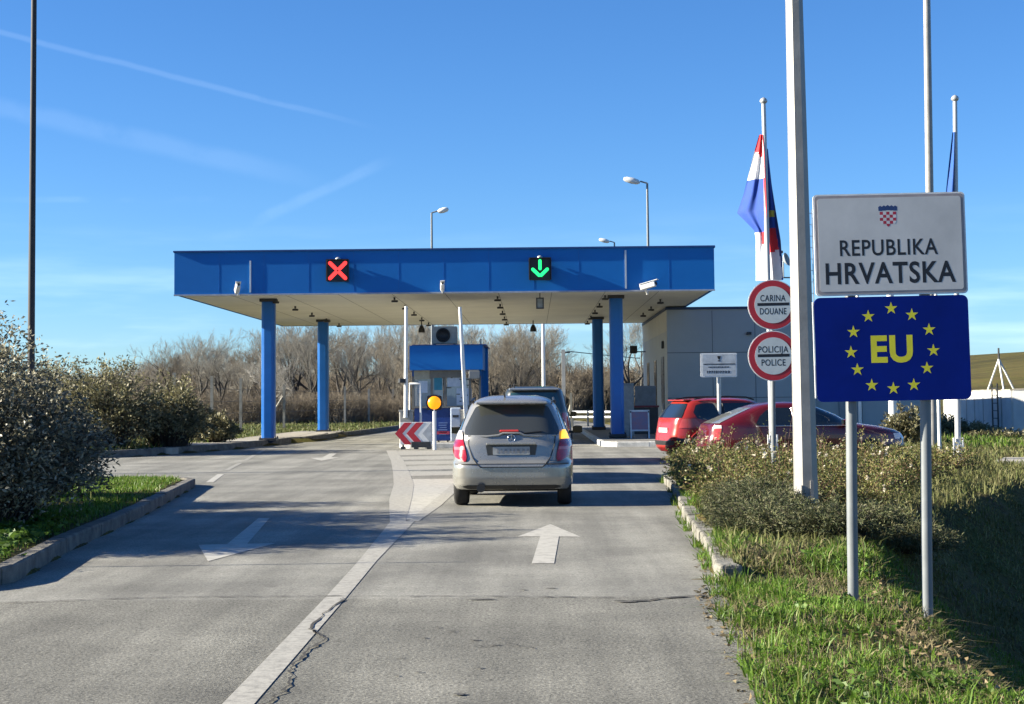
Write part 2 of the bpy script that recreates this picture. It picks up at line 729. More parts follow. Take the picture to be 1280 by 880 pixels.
def ground_mat():
    m = bpy.data.materials.new('turf_and_soil')
    t, n, l = nt(m)
    out = n.new('ShaderNodeOutputMaterial')
    b = n.new('ShaderNodeBsdfPrincipled')
    b.inputs['Roughness'].default_value = .95
    b.inputs['Specular IOR Level'].default_value = .1
    l.new(b.outputs[0], out.inputs[0])
    tc = n.new('ShaderNodeTexCoord')
    a = n.new('ShaderNodeTexNoise')
    a.inputs['Scale'].default_value = 1.1
    a.inputs['Detail'].default_value = 8
    a.inputs['Roughness'].default_value = .7
    l.new(tc.outputs['Object'], a.inputs['Vector'])
    c = n.new('ShaderNodeTexNoise')
    c.inputs['Scale'].default_value = 22
    c.inputs['Detail'].default_value = 6
    l.new(tc.outputs['Object'], c.inputs['Vector'])
    r = n.new('ShaderNodeValToRGB')
    e = r.color_ramp.elements
    e[0].position, e[0].color = .3, (.075, .058, .038, 1)
    e[1].position, e[1].color = .7, (.075, .10, .026, 1)
    k = e.new(.48)
    k.color = (.10, .092, .042, 1)
    l.new(a.outputs[0], r.inputs[0])
    m2 = n.new('ShaderNodeMix')
    m2.data_type = 'RGBA'
    m2.blend_type = 'MULTIPLY'
    m2.inputs[0].default_value = .8
    l.new(r.outputs[0], m2.inputs[6])
    r2 = n.new('ShaderNodeValToRGB')
    r2.color_ramp.elements[0].position, r2.color_ramp.elements[0].color = .3, (.35, .33, .3, 1)
    r2.color_ramp.elements[1].position, r2.color_ramp.elements[1].color = .7, (1.4, 1.4, 1.3, 1)
    l.new(c.outputs[0], r2.inputs[0])
    l.new(r2.outputs[0], m2.inputs[7])
    d = n.new('ShaderNodeTexNoise')
    d.inputs['Scale'].default_value = .09
    d.inputs['Detail'].default_value = 9
    d.inputs['Roughness'].default_value = .7
    l.new(tc.outputs['Object'], d.inputs['Vector'])
    r3 = n.new('ShaderNodeValToRGB')
    r3.color_ramp.elements[0].position, r3.color_ramp.elements[0].color = .38, (.62, .60, .55, 1)
    r3.color_ramp.elements[1].position, r3.color_ramp.elements[1].color = .62, (1.35, 1.2, .95, 1)
    l.new(d.outputs[0], r3.inputs[0])
    m3 = n.new('ShaderNodeMix')
    m3.data_type = 'RGBA'
    m3.blend_type = 'MULTIPLY'
    m3.inputs[0].default_value = 1
    l.new(m2.outputs[2], m3.inputs[6])
    l.new(r3.outputs[0], m3.inputs[7])
    l.new(m3.outputs[2], b.inputs['Base Color'])
    bp = n.new('ShaderNodeBump')
    bp.inputs['Strength'].default_value = .9
    bp.inputs['Distance'].default_value = .06
    l.new(c.outputs[0], bp.inputs['Height'])
    l.new(bp.outputs[0], b.inputs['Normal'])
    return m


g_me = np_mesh('ground', GV, GQ.ravel(), np.arange(len(GQ)) * 4, np.full(len(GQ), 4), ground_mat(), smooth=True)
tag(link('ground', g_me), kind='structure')


# ------------------------------------------------------------------ asphalt
def asphalt_mat(name):
    m = bpy.data.materials.new(name)
    t, n, l = nt(m)
    out = n.new('ShaderNodeOutputMaterial')
    b = n.new('ShaderNodeBsdfPrincipled')
    l.new(b.outputs[0], out.inputs[0])
    tc = n.new('ShaderNodeTexCoord')

    def noise(sc, det=4, rough=.6, mapping=None):
        a = n.new('ShaderNodeTexNoise')
        a.inputs['Scale'].default_value = sc
        a.inputs['Detail'].default_value = det
        a.inputs['Roughness'].default_value = rough
        if mapping:
            mm = n.new('ShaderNodeMapping')
            mm.inputs['Scale'].default_value = mapping
            l.new(tc.outputs['Object'], mm.inputs['Vector'])
            l.new(mm.outputs[0], a.inputs['Vector'])
        else:
            l.new(tc.outputs['Object'], a.inputs['Vector'])
        return a.outputs[0]

    def ramp(v, stops):
        r = n.new('ShaderNodeValToRGB')
        e = r.color_ramp.elements
        while len(e) < len(stops):
            e.new(.5)
        for i, (p, c) in enumerate(stops):
            e[i].position = p
            e[i].color = (*c, 1) if isinstance(c, tuple) else (c, c, c, 1)
        l.new(v, r.inputs[0])
        return r.outputs[0]

    def mul(a, bb, f=1.0):
        x = n.new('ShaderNodeMix')
        x.data_type = 'RGBA'
        x.blend_type = 'MULTIPLY'
        x.inputs[0].default_value = f
        l.new(a, x.inputs[6])
        l.new(bb, x.inputs[7])
        return x.outputs[2]

    # older, browner surface close to the camera; a smoother greyer one beyond the seam
    sp = n.new('ShaderNodeSeparateXYZ')
    l.new(tc.outputs['Object'], sp.inputs[0])
    ad = n.new('ShaderNodeMath')
    ad.operation = 'MULTIPLY_ADD'
    l.new(noise(2.5), ad.inputs[0])
    ad.inputs[1].default_value = .12
    l.new(sp.outputs[1], ad.inputs[2])
    mr = n.new('ShaderNodeMapRange')
    l.new(ad.outputs[0], mr.inputs[0])
    mr.inputs[1].default_value = 12.26
    mr.inputs[2].default_value = 12.36
    base = n.new('ShaderNodeMix')
    base.data_type = 'RGBA'
    l.new(mr.outputs[0], base.inputs[0])
    base.inputs[6].default_value = (.178, .172, .146, 1)
    base.inputs[7].default_value = (.226, .220, .192, 1)
    col = mul(base.outputs[2], ramp(noise(.55, 5), [(.36, .74), (.64, 1.16)]))
    col = mul(col, ramp(noise(1, 5, .6, (1.7, .09, 1)), [(.36, .74), (.62, 1.13)]))      # wear along the lane
    speck = noise(48, 5, .8)
    near = ramp(speck, [(.38, .30), (.46, .82), (.54, 1.14), (.63, 1.8)])
    far = ramp(speck, [(.38, .62), (.5, .98), (.62, 1.35)])
    sm = n.new('ShaderNodeMix')
    sm.data_type = 'RGBA'
    l.new(mr.outputs[0], sm.inputs[0])
    l.new(near, sm.inputs[6])
    l.new(far, sm.inputs[7])
    col = mul(col, sm.outputs[2])
    # coarser pitting and oil spots
    col = mul(col, ramp(noise(14, 6, .8), [(.34, .42), (.43, .93), (.60, 1.12)]), .85)
    col = mul(col, ramp(noise(2.2, 3, .5, (1, .5, 1)), [(.20, .6), (.33, 1.0)]), .7)
    l.new(col, b.inputs['Base Color'])
    b.inputs['Roughness'].default_value = .82
    b.inputs['Specular IOR Level'].default_value = .3
    bp = n.new('ShaderNodeBump')
    bp.inputs['Strength'].default_value = .55
    bp.inputs['Distance'].default_value = .012
    l.new(noise(70, 4, .7), bp.inputs['Height'])
    l.new(bp.outputs[0], b.inputs['Normal'])
    return m, noise


M_ASPH, _ = asphalt_mat('asphalt')


def paint_mat(name, col, asph=(.2, .19, .165), keep=.45, sc=14):
    """road paint worn through to the asphalt"""
    m = bpy.data.materials.new(name)
    t, n, l = nt(m)
    out = n.new('ShaderNodeOutputMaterial')
    b = n.new('ShaderNodeBsdfPrincipled')
    b.inputs['Roughness'].default_value = .7
    l.new(b.outputs[0], out.inputs[0])
    tc = n.new('ShaderNodeTexCoord')
    a = n.new('ShaderNodeTexNoise')
    a.inputs['Scale'].default_value = sc
    a.inputs['Detail'].default_value = 8
    a.inputs['Roughness'].default_value = .75
    l.new(tc.outputs['Object'], a.inputs['Vector'])
    r = n.new('ShaderNodeMapRange')
    r.inputs[1].default_value = keep - .12
    r.inputs[2].default_value = keep + .1
    l.new(a.outputs[0], r.inputs[0])
    c = n.new('ShaderNodeTexNoise')
    c.inputs['Scale'].default_value = 110
    c.inputs['Detail'].default_value = 2
    l.new(tc.outputs['Object'], c.inputs['Vector'])
    x = n.new('ShaderNodeMix')
    x.data_type = 'RGBA'
    l.new(r.outputs[0], x.inputs[0])
    x.inputs[6].default_value = (*asph, 1)
    x.inputs[7].default_value = (*col, 1)
    y = n.new('ShaderNodeMix')
    y.data_type = 'RGBA'
    y.blend_type = 'MULTIPLY'
    y.inputs[0].default_value = .45
    l.new(x.outputs[2], y.inputs[6])
    l.new(c.outputs['Color'], y.inputs[7])
    rr = n.new('ShaderNodeMapRange')
    rr.inputs[3].default_value = .55
    rr.inputs[4].default_value = 1.45
    l.new(c.outputs[0], rr.inputs[0])
    l.new(rr.outputs[0], y.inputs[7])
    l.new(y.outputs[2], b.inputs['Base Color'])
    return m


M_PAINT = paint_mat('worn_white_paint', (.36, .345, .30), keep=.465)
M_PAINT2 = paint_mat('faded_white_paint', (.40, .385, .34), keep=.42, sc=7)
M_PAINT3 = paint_mat('nearly_gone_paint', (.31, .30, .26), keep=.50, sc=10)
M_TAR = mat('dark_crack', (.035, .032, .028), .95, var=.3, scale=30)
M_PATCH = mat('dark_patch', (.10, .095, .083), .95, var=.3, scale=30, bump=.5)
M_KERB = mat('kerb_concrete', (.15, .14, .12), .9, var=.3, scale=5, bump=.7, bscale=45)
M_CONC = mat('pale_concrete', (.33, .305, .255), .9, var=.15, scale=2.5, bump=.3)


def grow(poly, d):
    out = []
    n = len(poly)
    for i in range(n):
        a, b, c = Vector(poly[i - 1]), Vector(poly[i]), Vector(poly[(i + 1) % n])
        n1 = Vector(((b - a).y, -(b - a).x)).normalized()
        n2 = Vector(((c - b).y, -(c - b).x)).normalized()
        k = (n1 + n2)
        k = k / max(.35, k.dot(n1)) if k.length > .1 else n1
        out.append((b.x + k.x * d, b.y + k.y * d))
    return out


def sheet(name, poly, z, m, parent=None, zf=None, thick=0.0):
    pts = [Vector((p[0], p[1], 0)) for p in poly]
    tri = tessellate_polygon([pts])
    V = [(p.x, p.y, z if zf is None else zf(p.x, p.y)) for p in pts]
    F = []
    for t in tri:
        a, b, c = [pts[i] for i in t]
        F.append(tuple(t) if (b - a).cross(c - a).z > 0 else tuple(t)[::-1])
    mb = MB().add(V, F)
    if thick:
        n = len(V)
        o = len(mb.v)
        mb.v += [(v[0], v[1], v[2] - thick) for v in V]
        for i in range(n):
            j = (i + 1) % n
            mb.f.append([i, o + i, o + j, j])
            mb.mi.append(0)
            mb.sm.append(False)
    return mb.build(name, m, parent)


road = sheet('road', grow(RP, .10), 0.0, M_ASPH)
tag(road, kind='structure')


def strip(line, w, closed=False):
    """flat ribbon polygon along a line; w may be a list"""
    L, Rr = [], []
    for i, p in enumerate(line):
        p = Vector(p)
        a = Vector(line[max(0, i - 1)])
        b = Vector(line[min(len(line) - 1, i + 1)])
        d = (b - a).normalized()
        nn = Vector((-d.y, d.x))
        ww = w[i] if isinstance(w, (list, tuple)) else w
        L.append((p.x + nn.x * ww / 2, p.y + nn.y * ww / 2))
        Rr.append((p.x - nn.x * ww / 2, p.y - nn.y * ww / 2))
    return Rr + L[::-1]


def gp(px, py):
    p = ground(px, py)
    return (p.x, p.y)


# painted markings and damage: parts of the road
sheet('centre_line', strip([(-1.475, 2), (-1.48, 7.9), (-1.525, 12.35), (-1.57, 15.15), (-1.64, 20.0)], [.16, .16, .16, .17, .30]), .004, M_PAINT, road)
gl = [(-1.70, 20.0), (-2.04, 24.5), (-2.32, 28.6), (-2.75, 33.3), (-3.4, 40), (-4.3, 48.4)]
sheet('gore_line', strip(gl, [.2, .34, .36, .34, .32, .30]), .004, M_PAINT, road)
gr = [(-1.50, 20.0), (-1.43, 23), (-1.38, 26.8), (-1.36, 31), (-1.5, 38), (-1.85, 47)]
sheet('gore_line', strip(gr, [.12, .2, .2, .2, .2, .2]), .004, M_PAINT, road)


def interp_line(line, y):
    for a, b in zip(line, line[1:]):
        if a[1] <= y <= b[1]:
            return a[0] + (b[0] - a[0]) * (y - a[1]) / (b[1] - a[1])
    return line[-1][0]


def gore(y0, y1, slant=0.0):
    a0, a1 = interp_line(gl, y0) + .05, interp_line(gl, y1) + .05
    b0, b1 = interp_line(gr, y0) - .03, interp_line(gr, y1) - .03
    return [(a0, y0), (b0, y0 + slant), (b1, y1 + slant), (a1, y1)]


sheet('gore_fill', gore(20.3, 30.7), .0016, M_PAINT2, road)
for y0, y1 in ((31.9, 33.6), (34.6, 36.5), (37.5, 39.5), (40.6, 43.0), (44.2, 47.5)):
    sheet('gore_stripe', gore(y0, y1, .5), .0016, M_PAINT, road)
# lane arrows
A = lambda Y, x: (x, Y)
sheet('lane_arrow', [(-.03, 14.75), (.175, 14.75), (.265, 17.6), (.50, 17.55), (.19, 19.35), (-.185, 17.65), (.06, 17.62)], .004, M_PAINT2, road)
arw = [gp(260, 702), gp(344, 679.5), gp(309, 680), gp(337, 648), gp(323, 648), gp(284, 680.5), gp(248, 681.5)]
sheet('lane_arrow', arw, .004, M_PAINT2, road)
sheet('lane_arrow', [gp(402, 576), gp(424, 572), gp(414, 571.6), gp(421, 567), gp(412, 567), gp(403, 572), gp(388, 572.5)], .004, M_PAINT2, road)
for a, b in (((283, 588), (300, 579)), ((306, 576), (318, 569)), ((322, 567), (331, 562))):
    sheet('edge_dash', strip([gp(*a), gp(*b)], .12), .004, M_PAINT3, road)
sheet('edge_dash', strip([gp(262, 603), gp(276, 593)], .14), .004, M_PAINT2, road)


def jag(pts, amp, n, seed):
    r = random.Random(seed)
    out = []
    for a, b in zip(pts, pts[1:]):
        for k in range(n):
            t = k / n
            out.append((a[0] + (b[0] - a[0]) * t + r.uniform(-amp, amp), a[1] + (b[1] - a[1]) * t + r.uniform(-amp, amp)))
    out.append(pts[-1])
    return out


def crack(pts, w, amp, n, seed, z=.008):
    ln = jag(pts, amp, n, seed)
    r = random.Random(seed + 1)
    ws = [w * r.uniform(.25, 1.5) for _ in ln]
    ws[0] = ws[-1] = w * .1
    sheet('crack', strip(ln, ws), z, M_TAR, road)


cp = [gp(x, y) for x, y in ((430, 748), (427, 751), (404.6, 767.5), (387, 786), (396, 793), (405, 800), (381, 818), (367.5, 831), (363, 846), (356.5, 864), (341, 875), (322, 889))]
crack(cp, .017, .020, 6, 3)
crack([gp(x, y) for x, y in ((388, 788), (400, 795))], .014, .008, 4, 5)
crack([gp(x, y) for x, y in ((-40, 757), (120, 750), (240, 746.5), (430, 746), (640, 746), (770, 748))], .022, .018, 16, 8)
crack([gp(x, y) for x, y in ((768, 752), (800, 752), (830, 749), (885, 744))], .05, .03, 5, 9)
crack([gp(x, y) for x, y in ((590, 810), (640, 806), (668, 812))], .010, .02, 6, 13)
r_ = random.Random(21)
spots = [(605, 750, .16, .05), (785, 753, .12, .07), (575, 869, .05, .05), (594, 801, .05, .03), (620, 807, .05, .03), (565, 790, .04, .03), (690, 736, .06, .04), (548, 785, .03, .03), (530, 798, .03, .025), (600, 836, .03, .03), (655, 738, .03, .04)]
for _ in range(9):
    spots.append((r_.uniform(430, 860), r_.uniform(700, 878), r_.uniform(.012, .035), r_.uniform(.012, .03)))
mb = MB()
for px, py, a, b in spots:
    c = gp(px, py)
    n = 11
    ph = r_.uniform(0, 6)
    a, b = a * .8, b * .6
    pl = [(c[0] + a * math.cos(t) * r_.uniform(.6, 1.2), c[1] + b * math.sin(t) * r_.uniform(.6, 1.2), .0075) for t in [2 * math.pi * k / n for k in range(n)]]
    mb.add(pl, [tuple(range(n))])
o = mb.build('pitting', M_PATCH, road)
o['kind'] = 'stuff'


# ------------------------------------------------------------------ kerbs and pavements
def kerb(line, w=.15, h=.15, side=1, m=M_KERB, parent=None, chip=0.004, name='kerb', stone=1.0):
    """kerb stones swept along the road-side face; side=+1: body lies left of the direction of travel"""
    # resample to stones
    pts = [Vector(p).to_2d() for p in line]
    out = [pts[0]]
    for a, b in zip(pts, pts[1:]):
        k = max(1, round((b - a).length / stone))
        for i in range(1, k + 1):
            out.append(a.lerp(b, i / k))
    r = random.Random(int(abs(line[0][0] * 100)) + 5)
    mb = MB()
    for i in range(len(out) - 1):
        a, b = out[i], out[i + 1]
        d = (b - a).normalized()
        a2, b2 = a + d * .0025, b - d * .0025
        nn = Vector((-d.y, d.x)) * side
        dz = r.uniform(-chip, chip) * 1.5
        off = r.uniform(-chip, chip)
        prof = [(off, -.12), (off, h - .022 + dz), (off + .006, h - .007 + dz), (off + .022, h + dz), (w, h + dz), (w, -.12)]
        n = len(prof)
        vs = [(*(a2 + nn * p[0]), p[1]) for p in prof] + [(*(b2 + nn * p[0]), p[1]) for p in prof]
        fs = [(k, k + 1, n + k + 1, n + k) for k in range(n - 1)]
        fs += [tuple(range(n)), tuple(range(2 * n - 1, n - 1, -1))]
        if side < 0:
            fs = [f[::-1] for f in fs]
        mb.add(vs, [f[::-1] for f in fs])
    o = mb.build(name, m, parent)
    if parent is None:
        tag(o, kind='structure')
    return o


def arc(cx, cy, r, a0, a1, n=6):
    return [(cx + r * math.cos(R(a0 + (a1 - a0) * k / n)), cy + r * math.sin(R(a0 + (a1 - a0) * k / n))) for k in range(n + 1)]


kerb([(-14, 12.1), (-8, 12.3), (-5.4, 12.4), (-4.95, 12.62), (-4.6, 12.95), (-4.43, 13.35), (-4.39, 13.6), (-4.72, 16.2), (-5.17, 21.1), (-5.95, 27.8), (-6.02, 28.5), (-6.2, 29.0), (-6.6, 29.4), (-7.1, 29.6), (-12, 30.2)], side=1)
kerb([(-30, 42.3), (-12.5, 43.6), (-11.6, 44.2), (-10.9, 45.2), (-9.5, 50.8), (-9, 56), (-8.78, 58.0), (-8.95, 58.6), (-9.4, 58.8)], h=.2, side=1)
kerb([(-9.1, 59.7), (-8.5, 59.7), (-8.3, 60.2), (-8.05, 66), (-8.4, 66.5)], h=.2, side=1)
kerb([(-8.3, 67.2), (-7.9, 67.7), (-7.2, 81), (-6.9, 90), (-6.5, 110)], h=.2, side=1)
M_KERB2 = mat('kerb_concrete_sunlit_tone', (.20, .19, .16), .9, var=.38, scale=4, bump=.8, bscale=35)  # same concrete made paler, sunlight put into the colour
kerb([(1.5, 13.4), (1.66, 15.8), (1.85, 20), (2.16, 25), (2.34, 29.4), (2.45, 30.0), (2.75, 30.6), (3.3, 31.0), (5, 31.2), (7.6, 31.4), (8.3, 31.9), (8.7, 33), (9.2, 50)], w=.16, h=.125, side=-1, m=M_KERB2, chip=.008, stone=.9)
# end stone of the right kerb
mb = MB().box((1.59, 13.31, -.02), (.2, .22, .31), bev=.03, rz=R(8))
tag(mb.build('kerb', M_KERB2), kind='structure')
# pale paved strip beside the columns
sheet('pavement', [(-11.4, 46.0), (-10.6, 46.2), (-9.72, 50.8), (-9.22, 56), (-9.0, 58.0), (-9.2, 58.6), (-8.6, 59.9), (-8.5, 66), (-8.7, 66.6), (-8.25, 68), (-8.6, 75), (-10.4, 72), (-10.8, 58), (-11.6, 50)], .19, M_CONC, thick=.2)['kind'] = 'structure'
# right-hand pavement under the canopy
rp_ = [(2.1, 51.2), (2.4, 50.2), (5.0, 50.0), (5.6, 50.0), (5.6, 76), (2.35, 76), (2.1, 75)]
sheet('pavement', grow(rp_, -.16), .155, mat('paving_shade_tone', (.20, .19, .17), .9, scale=3), thick=.2)['kind'] = 'structure'  # darker paving, the canopy's shade put into its colour
kerb([(2.4, 75.8), (2.1, 75), (2.1, 51.2), (2.2, 50.6), (2.6, 50.2), (5.6, 50.0)], h=.16, side=1, m=mat('white_kerb_paint', (.55, .54, .50), .8, var=.2, scale=6))
# booth island
ik = [(-4.3, 72), (-4.3, 51.4), (-4.2, 50.8), (-3.9, 50.4), (-3.4, 50.3), (-2.2, 50.3), (-1.8, 50.4), (-1.55, 50.8), (-1.5, 51.4), (-1.5, 72)]
sheet('pavement', grow(ik, -.14), .155, M_CONC, thick=.2)['kind'] = 'structure'
kerb(ik, h=.16, side=1, m=mat('white_kerb_paint', (.5, .5, .5)))
# concrete slab in the grass by the flagpole
PATH = [(9.1, 31.9), (14.5, 30.6), (15.6, 31.8), (9.9, 33.9)]
sheet('path', PATH, .20, M_CONC, thick=.3)['kind'] = 'structure'
# ------------------------------------------------------------------ structures and street furniture
def put(mb, name, mats, parent):
    """build world-space geometry as a part of an (unrotated) thing"""
    l = parent.location
    mb.v = [(v[0] - l.x, v[1] - l.y, v[2] - l.z) for v in mb.v]
    return mb.build(name, mats, parent)


def sub(mb, name, mats, part):
    """a sub-part, part being a child of a thing"""
    l = part.parent.location
    mb.v = [(v[0] - l.x, v[1] - l.y, v[2] - l.z) for v in mb.v]
    return mb.build(name, mats, part)


M_BLUE = mat('blue_coated_panel', (.001, .130, .44), .5, var=.06, scale=.7, spec=.3, col2=(.001, .118, .40))
M_BLUE_D = mat('blue_cap', (.006, .05, .21), .5, var=.1)
M_SOFF = mat('soffit_panel', (.78, .765, .66), .7, var=.07, scale=.35)
M_COLB = mat('blue_column_paint', (.002, .115, .42), .38, var=.06, scale=1.5)
M_DARK = mat('dark_metal', (.03, .032, .036), .5, var=.2)
M_WHITE = mat('white_enamel', (.72, .72, .70), .4, var=.06, scale=9)
M_GALV = mat('galvanised_steel', (.46, .47, .47), .42, metal=.35, var=.14, scale=4)
M_GALV2 = mat('grey_painted_post', (.17, .185, .195), .45, var=.08, scale=4)
M_BLACK = mat('black_plastic', (.012, .012, .013), .45, var=.1)
M_ALU = mat('aluminium_trim', (.55, .57, .6), .35, metal=.5, var=.05)

# ---- canopy
X0, X1, Y0, Y1, Z0, Z1 = -11.83, 6.0, 52.6, 75.4, 5.05, 6.47
can = thing('border_canopy', 'long blue flat canopy on four blue columns spanning both lanes of the crossing', 'canopy', (-2.9, 64, 0))
put(MB().box(((X0 + X1) / 2, (Y0 + Y1) / 2, Z0 + .06), (X1 - X0 - .1, Y1 - Y0 - .1, .1)), 'soffit', M_SOFF, can)
put(MB().box(((X0 + X1) / 2, (Y0 + Y1) / 2, Z1 - .12), (X1 - X0 - .3, Y1 - Y0 - .3, .1)), 'roof', M_DARK, can)
t_ = .10
fa = MB()
fa.box(((X0 + X1) / 2, Y0 + t_ / 2, (Z0 + Z1) / 2), (X1 - X0, t_, Z1 - Z0))
fa.box(((X0 + X1) / 2, Y1 - t_ / 2, (Z0 + Z1) / 2), (X1 - X0, t_, Z1 - Z0))
fa.box((X0 + t_ / 2, (Y0 + Y1) / 2, (Z0 + Z1) / 2), (t_, Y1 - Y0 - 2 * t_, Z1 - Z0))
fa.box((X1 - t_ / 2, (Y0 + Y1) / 2, (Z0 + Z1) / 2), (t_, Y1 - Y0 - 2 * t_, Z1 - Z0))
fascia = put(fa, 'fascia', M_BLUE, can)
cap = MB()
cap.box(((X0 + X1) / 2, Y0 + .05, Z1 + .015), (X1 - X0 + .06, .22, .05))
cap.box(((X0 + X1) / 2, Y1 - .05, Z1 + .015), (X1 - X0 + .06, .22, .05))
cap.box((X0 + .05, (Y0 + Y1) / 2, Z1 + .015), (.22, Y1 - Y0 - .3, .05))
cap.box((X1 - .05, (Y0 + Y1) / 2, Z1 + .015), (.22, Y1 - Y0 - .3, .05))
put(cap, 'roof_cap', M_BLUE_D, can)
tr = MB()
tr.box(((X0 + X1) / 2, Y0 - .004, Z0 - .012), (X1 - X0 + .02, .05, .05))
put(tr, 'drip_trim', mat('drip_trim_grey', (.30, .33, .40), .5), can)
for xx, zt in ((at(313, 330, Y0).x, 6.18), (at(782, 330, Y0).x, 6.40)):
    put(MB().box((xx, Y0 - .015, (Z0 + .04 + zt) / 2), (.055, .03, zt - Z0 - .08)), 'joint_strip', M_ALU, can)
# panel seams
for k in range(1, 12):
    xx = X0 + (X1 - X0) * k / 12
    put(MB().box((xx, Y0 - .0015, (Z0 + Z1) / 2), (.012, .006, Z1 - Z0 - .12)), 'panel_seam', mat('seam_blue', (.001, .114, .39), .5), can)
ss = MB()
for k in range(1, 10):
    ss.box((X0 + (X1 - X0) * k / 10, (Y0 + Y1) / 2, Z0 + .008), (.02, Y1 - Y0 - .4, .006))
put(ss, 'soffit_seam', mat('soffit_joint', (.34, .33, .28), .8), can)
for cx, cy, zb in ((-9.13, 55.2, .1), (-9.13, 69.6, .1), (2.88, 55.2, .13), (2.82, 69.6, .13)):
    c = MB().box((cx, cy, (zb + Z0) / 2), (.46, .46, Z0 - zb), bev=.11)
    p = put(c, 'column', M_COLB, can)
    b = MB().box((cx, cy, zb + .10), (.60, .60, .12), bev=.02)
    for sx in (-1, 1):
        for sy in (-1, 1):
            b.lathe([(.025, 0), (.025, .05), (0, .05)], 8, (cx + sx * .26, cy + sy * .26, zb + .16))
    sub(b, 'base_plate', M_DARK, p)
    h = MB().box((cx, cy, Z0 - .05), (.56, .56, .1))
    sub(h, 'head_plate', M_DARK, p)
# downlights in rows
for rx, ys_ in ((-8.85, (55, 59.5, 64, 68.5, 73)), (-4.75, (55, 59.5, 64, 68.5, 73)), (-1.2, (55, 59.5, 64, 68.5, 73)), (2.5, (54.9, 59.5, 64, 68.5, 73)), (4.6, (57.5, 62, 66.5))):
    for yy in ys_:
        f = MB().box((rx, yy, Z0 - .13), (.22, .16, .07), rz=R(12), bev=.02)
        f.box((rx, yy, Z0 - .04), (.06, .06, .09))
        put(f, 'floodlight', M_DARK, can)

# ---- lane signals on the fascia
M_RED = lamp_mat('red_lamp', (1.0, .035, .03), .75)
M_GREEN = lamp_mat('green_lamp', (.02, 1.0, .22), .5)
M_AMBER = lamp_mat('amber_lamp', (1.0, .30, .004), .42)


def bar(a, b, w, n=8):
    """capsule outline in x-z between a and b"""
    a, b = Vector(a), Vector(b)
    d = (b - a).normalized()
    t0 = math.atan2(d.y, d.x)
    pts = []
    for k in range(n + 1):
        t = t0 - math.pi / 2 + math.pi * k / n
        pts.append((b.x + w * math.cos(t), b.y + w * math.sin(t)))
    for k in range(n + 1):
        t = t0 + math.pi / 2 + math.pi * k / n
        pts.append((a.x + w * math.cos(t), a.y + w * math.sin(t)))
    return pts


def signal(px, py, kind, label):
    c = at(px, py, Y0 - .16)
    t = thing('lane_signal', label, 'lane signal', (c.x, Y0 - .16, c.z))
    b = MB().box((0, 0, 0), (.72, .18, .72), bev=.03)
    b.box((0, .115, 0), (.4, .09, .4))
    b.build('housing', M_BLACK, t)
    h = MB()
    h.box((0, -.14, .365), (.74, .12, .015)).box((-.365, -.14, 0), (.015, .12, .70)).box((.365, -.14, 0), (.015, .12, .70))
    h.build('visor', M_BLACK, t)
    m = MB()
    if kind == 'x':
        for sgx in (-1, 1):
            for sgz in (-1, 1):
                m.prism(bar((sgx * .06, sgz * .06), (sgx * .25, sgz * .25), .062), -.10, -.089)
        m.build('red_cross', M_RED, t)
    else:
        m.prism(bar((0, .01), (0, .27), .052), -.10, -.089)
        m.prism(bar((-.235, -.01), (-.035, -.205), .055), -.10, -.089)
        m.prism(bar((.235, -.01), (.035, -.205), .055), -.101, -.089)
        m.build('green_arrow', M_GREEN, t)
    MB().lathe([(.0, 0), (.09, 0), (.09, .05), (.04, .09), (0, .09)], 14, (0, .02, .36)).build('sensor_cap', M_GALV, t)
    return t


signal(422.5, 338.5, 'x', 'black lane signal showing a red cross on the blue fascia')
signal(675, 336.5, 'a', 'black lane signal showing a green down arrow on the blue fascia')


def camera_box(px, py, Y, s, aim, label):
    c = at(px, py, Y)
    t = thing('security_camera', label, 'camera', (c.x, c.y, c.z))
    M = Matrix.Rotation(aim[0], 3, 'Z') @ Matrix.Rotation(aim[1], 3, 'X')
    MB().box((0, 0, 0), (.15 * s, .42 * s, .15 * s), M=M, bev=.03).box(M @ Vector((0, -.05 * s, .085 * s)), (.18 * s, .5 * s, .02), M=M).build('housing', M_WHITE, t)
    MB().lathe([(.0, 0), (.05 * s, 0), (.05 * s, .02), (0, .02)], 12, M @ Vector((0, -.225 * s, 0)), M @ Matrix.Rotation(R(90), 3, 'X')).build('lens', M_BLACK, t)
    MB().tube([M @ Vector((0, .1 * s, -.06 * s)), (0, .12 * s, -.2 * s), (0, Y0 - Y + .02, -.2 * s)], .03 * s, 8).build('bracket', M_WHITE, t)
    return t


camera_box(297, 361, Y0 - .3, .95, (R(20), R(-35)), 'white camera hung below the left end of the blue fascia')
camera_box(553, 359, Y0 - .28, .8, (R(5), R(-40)), 'small white camera on the fascia edge above the booth')
camera_box(810, 357, Y0 - .35, 1.25, (R(70), R(-14)), 'large white camera near the right end of the fascia')

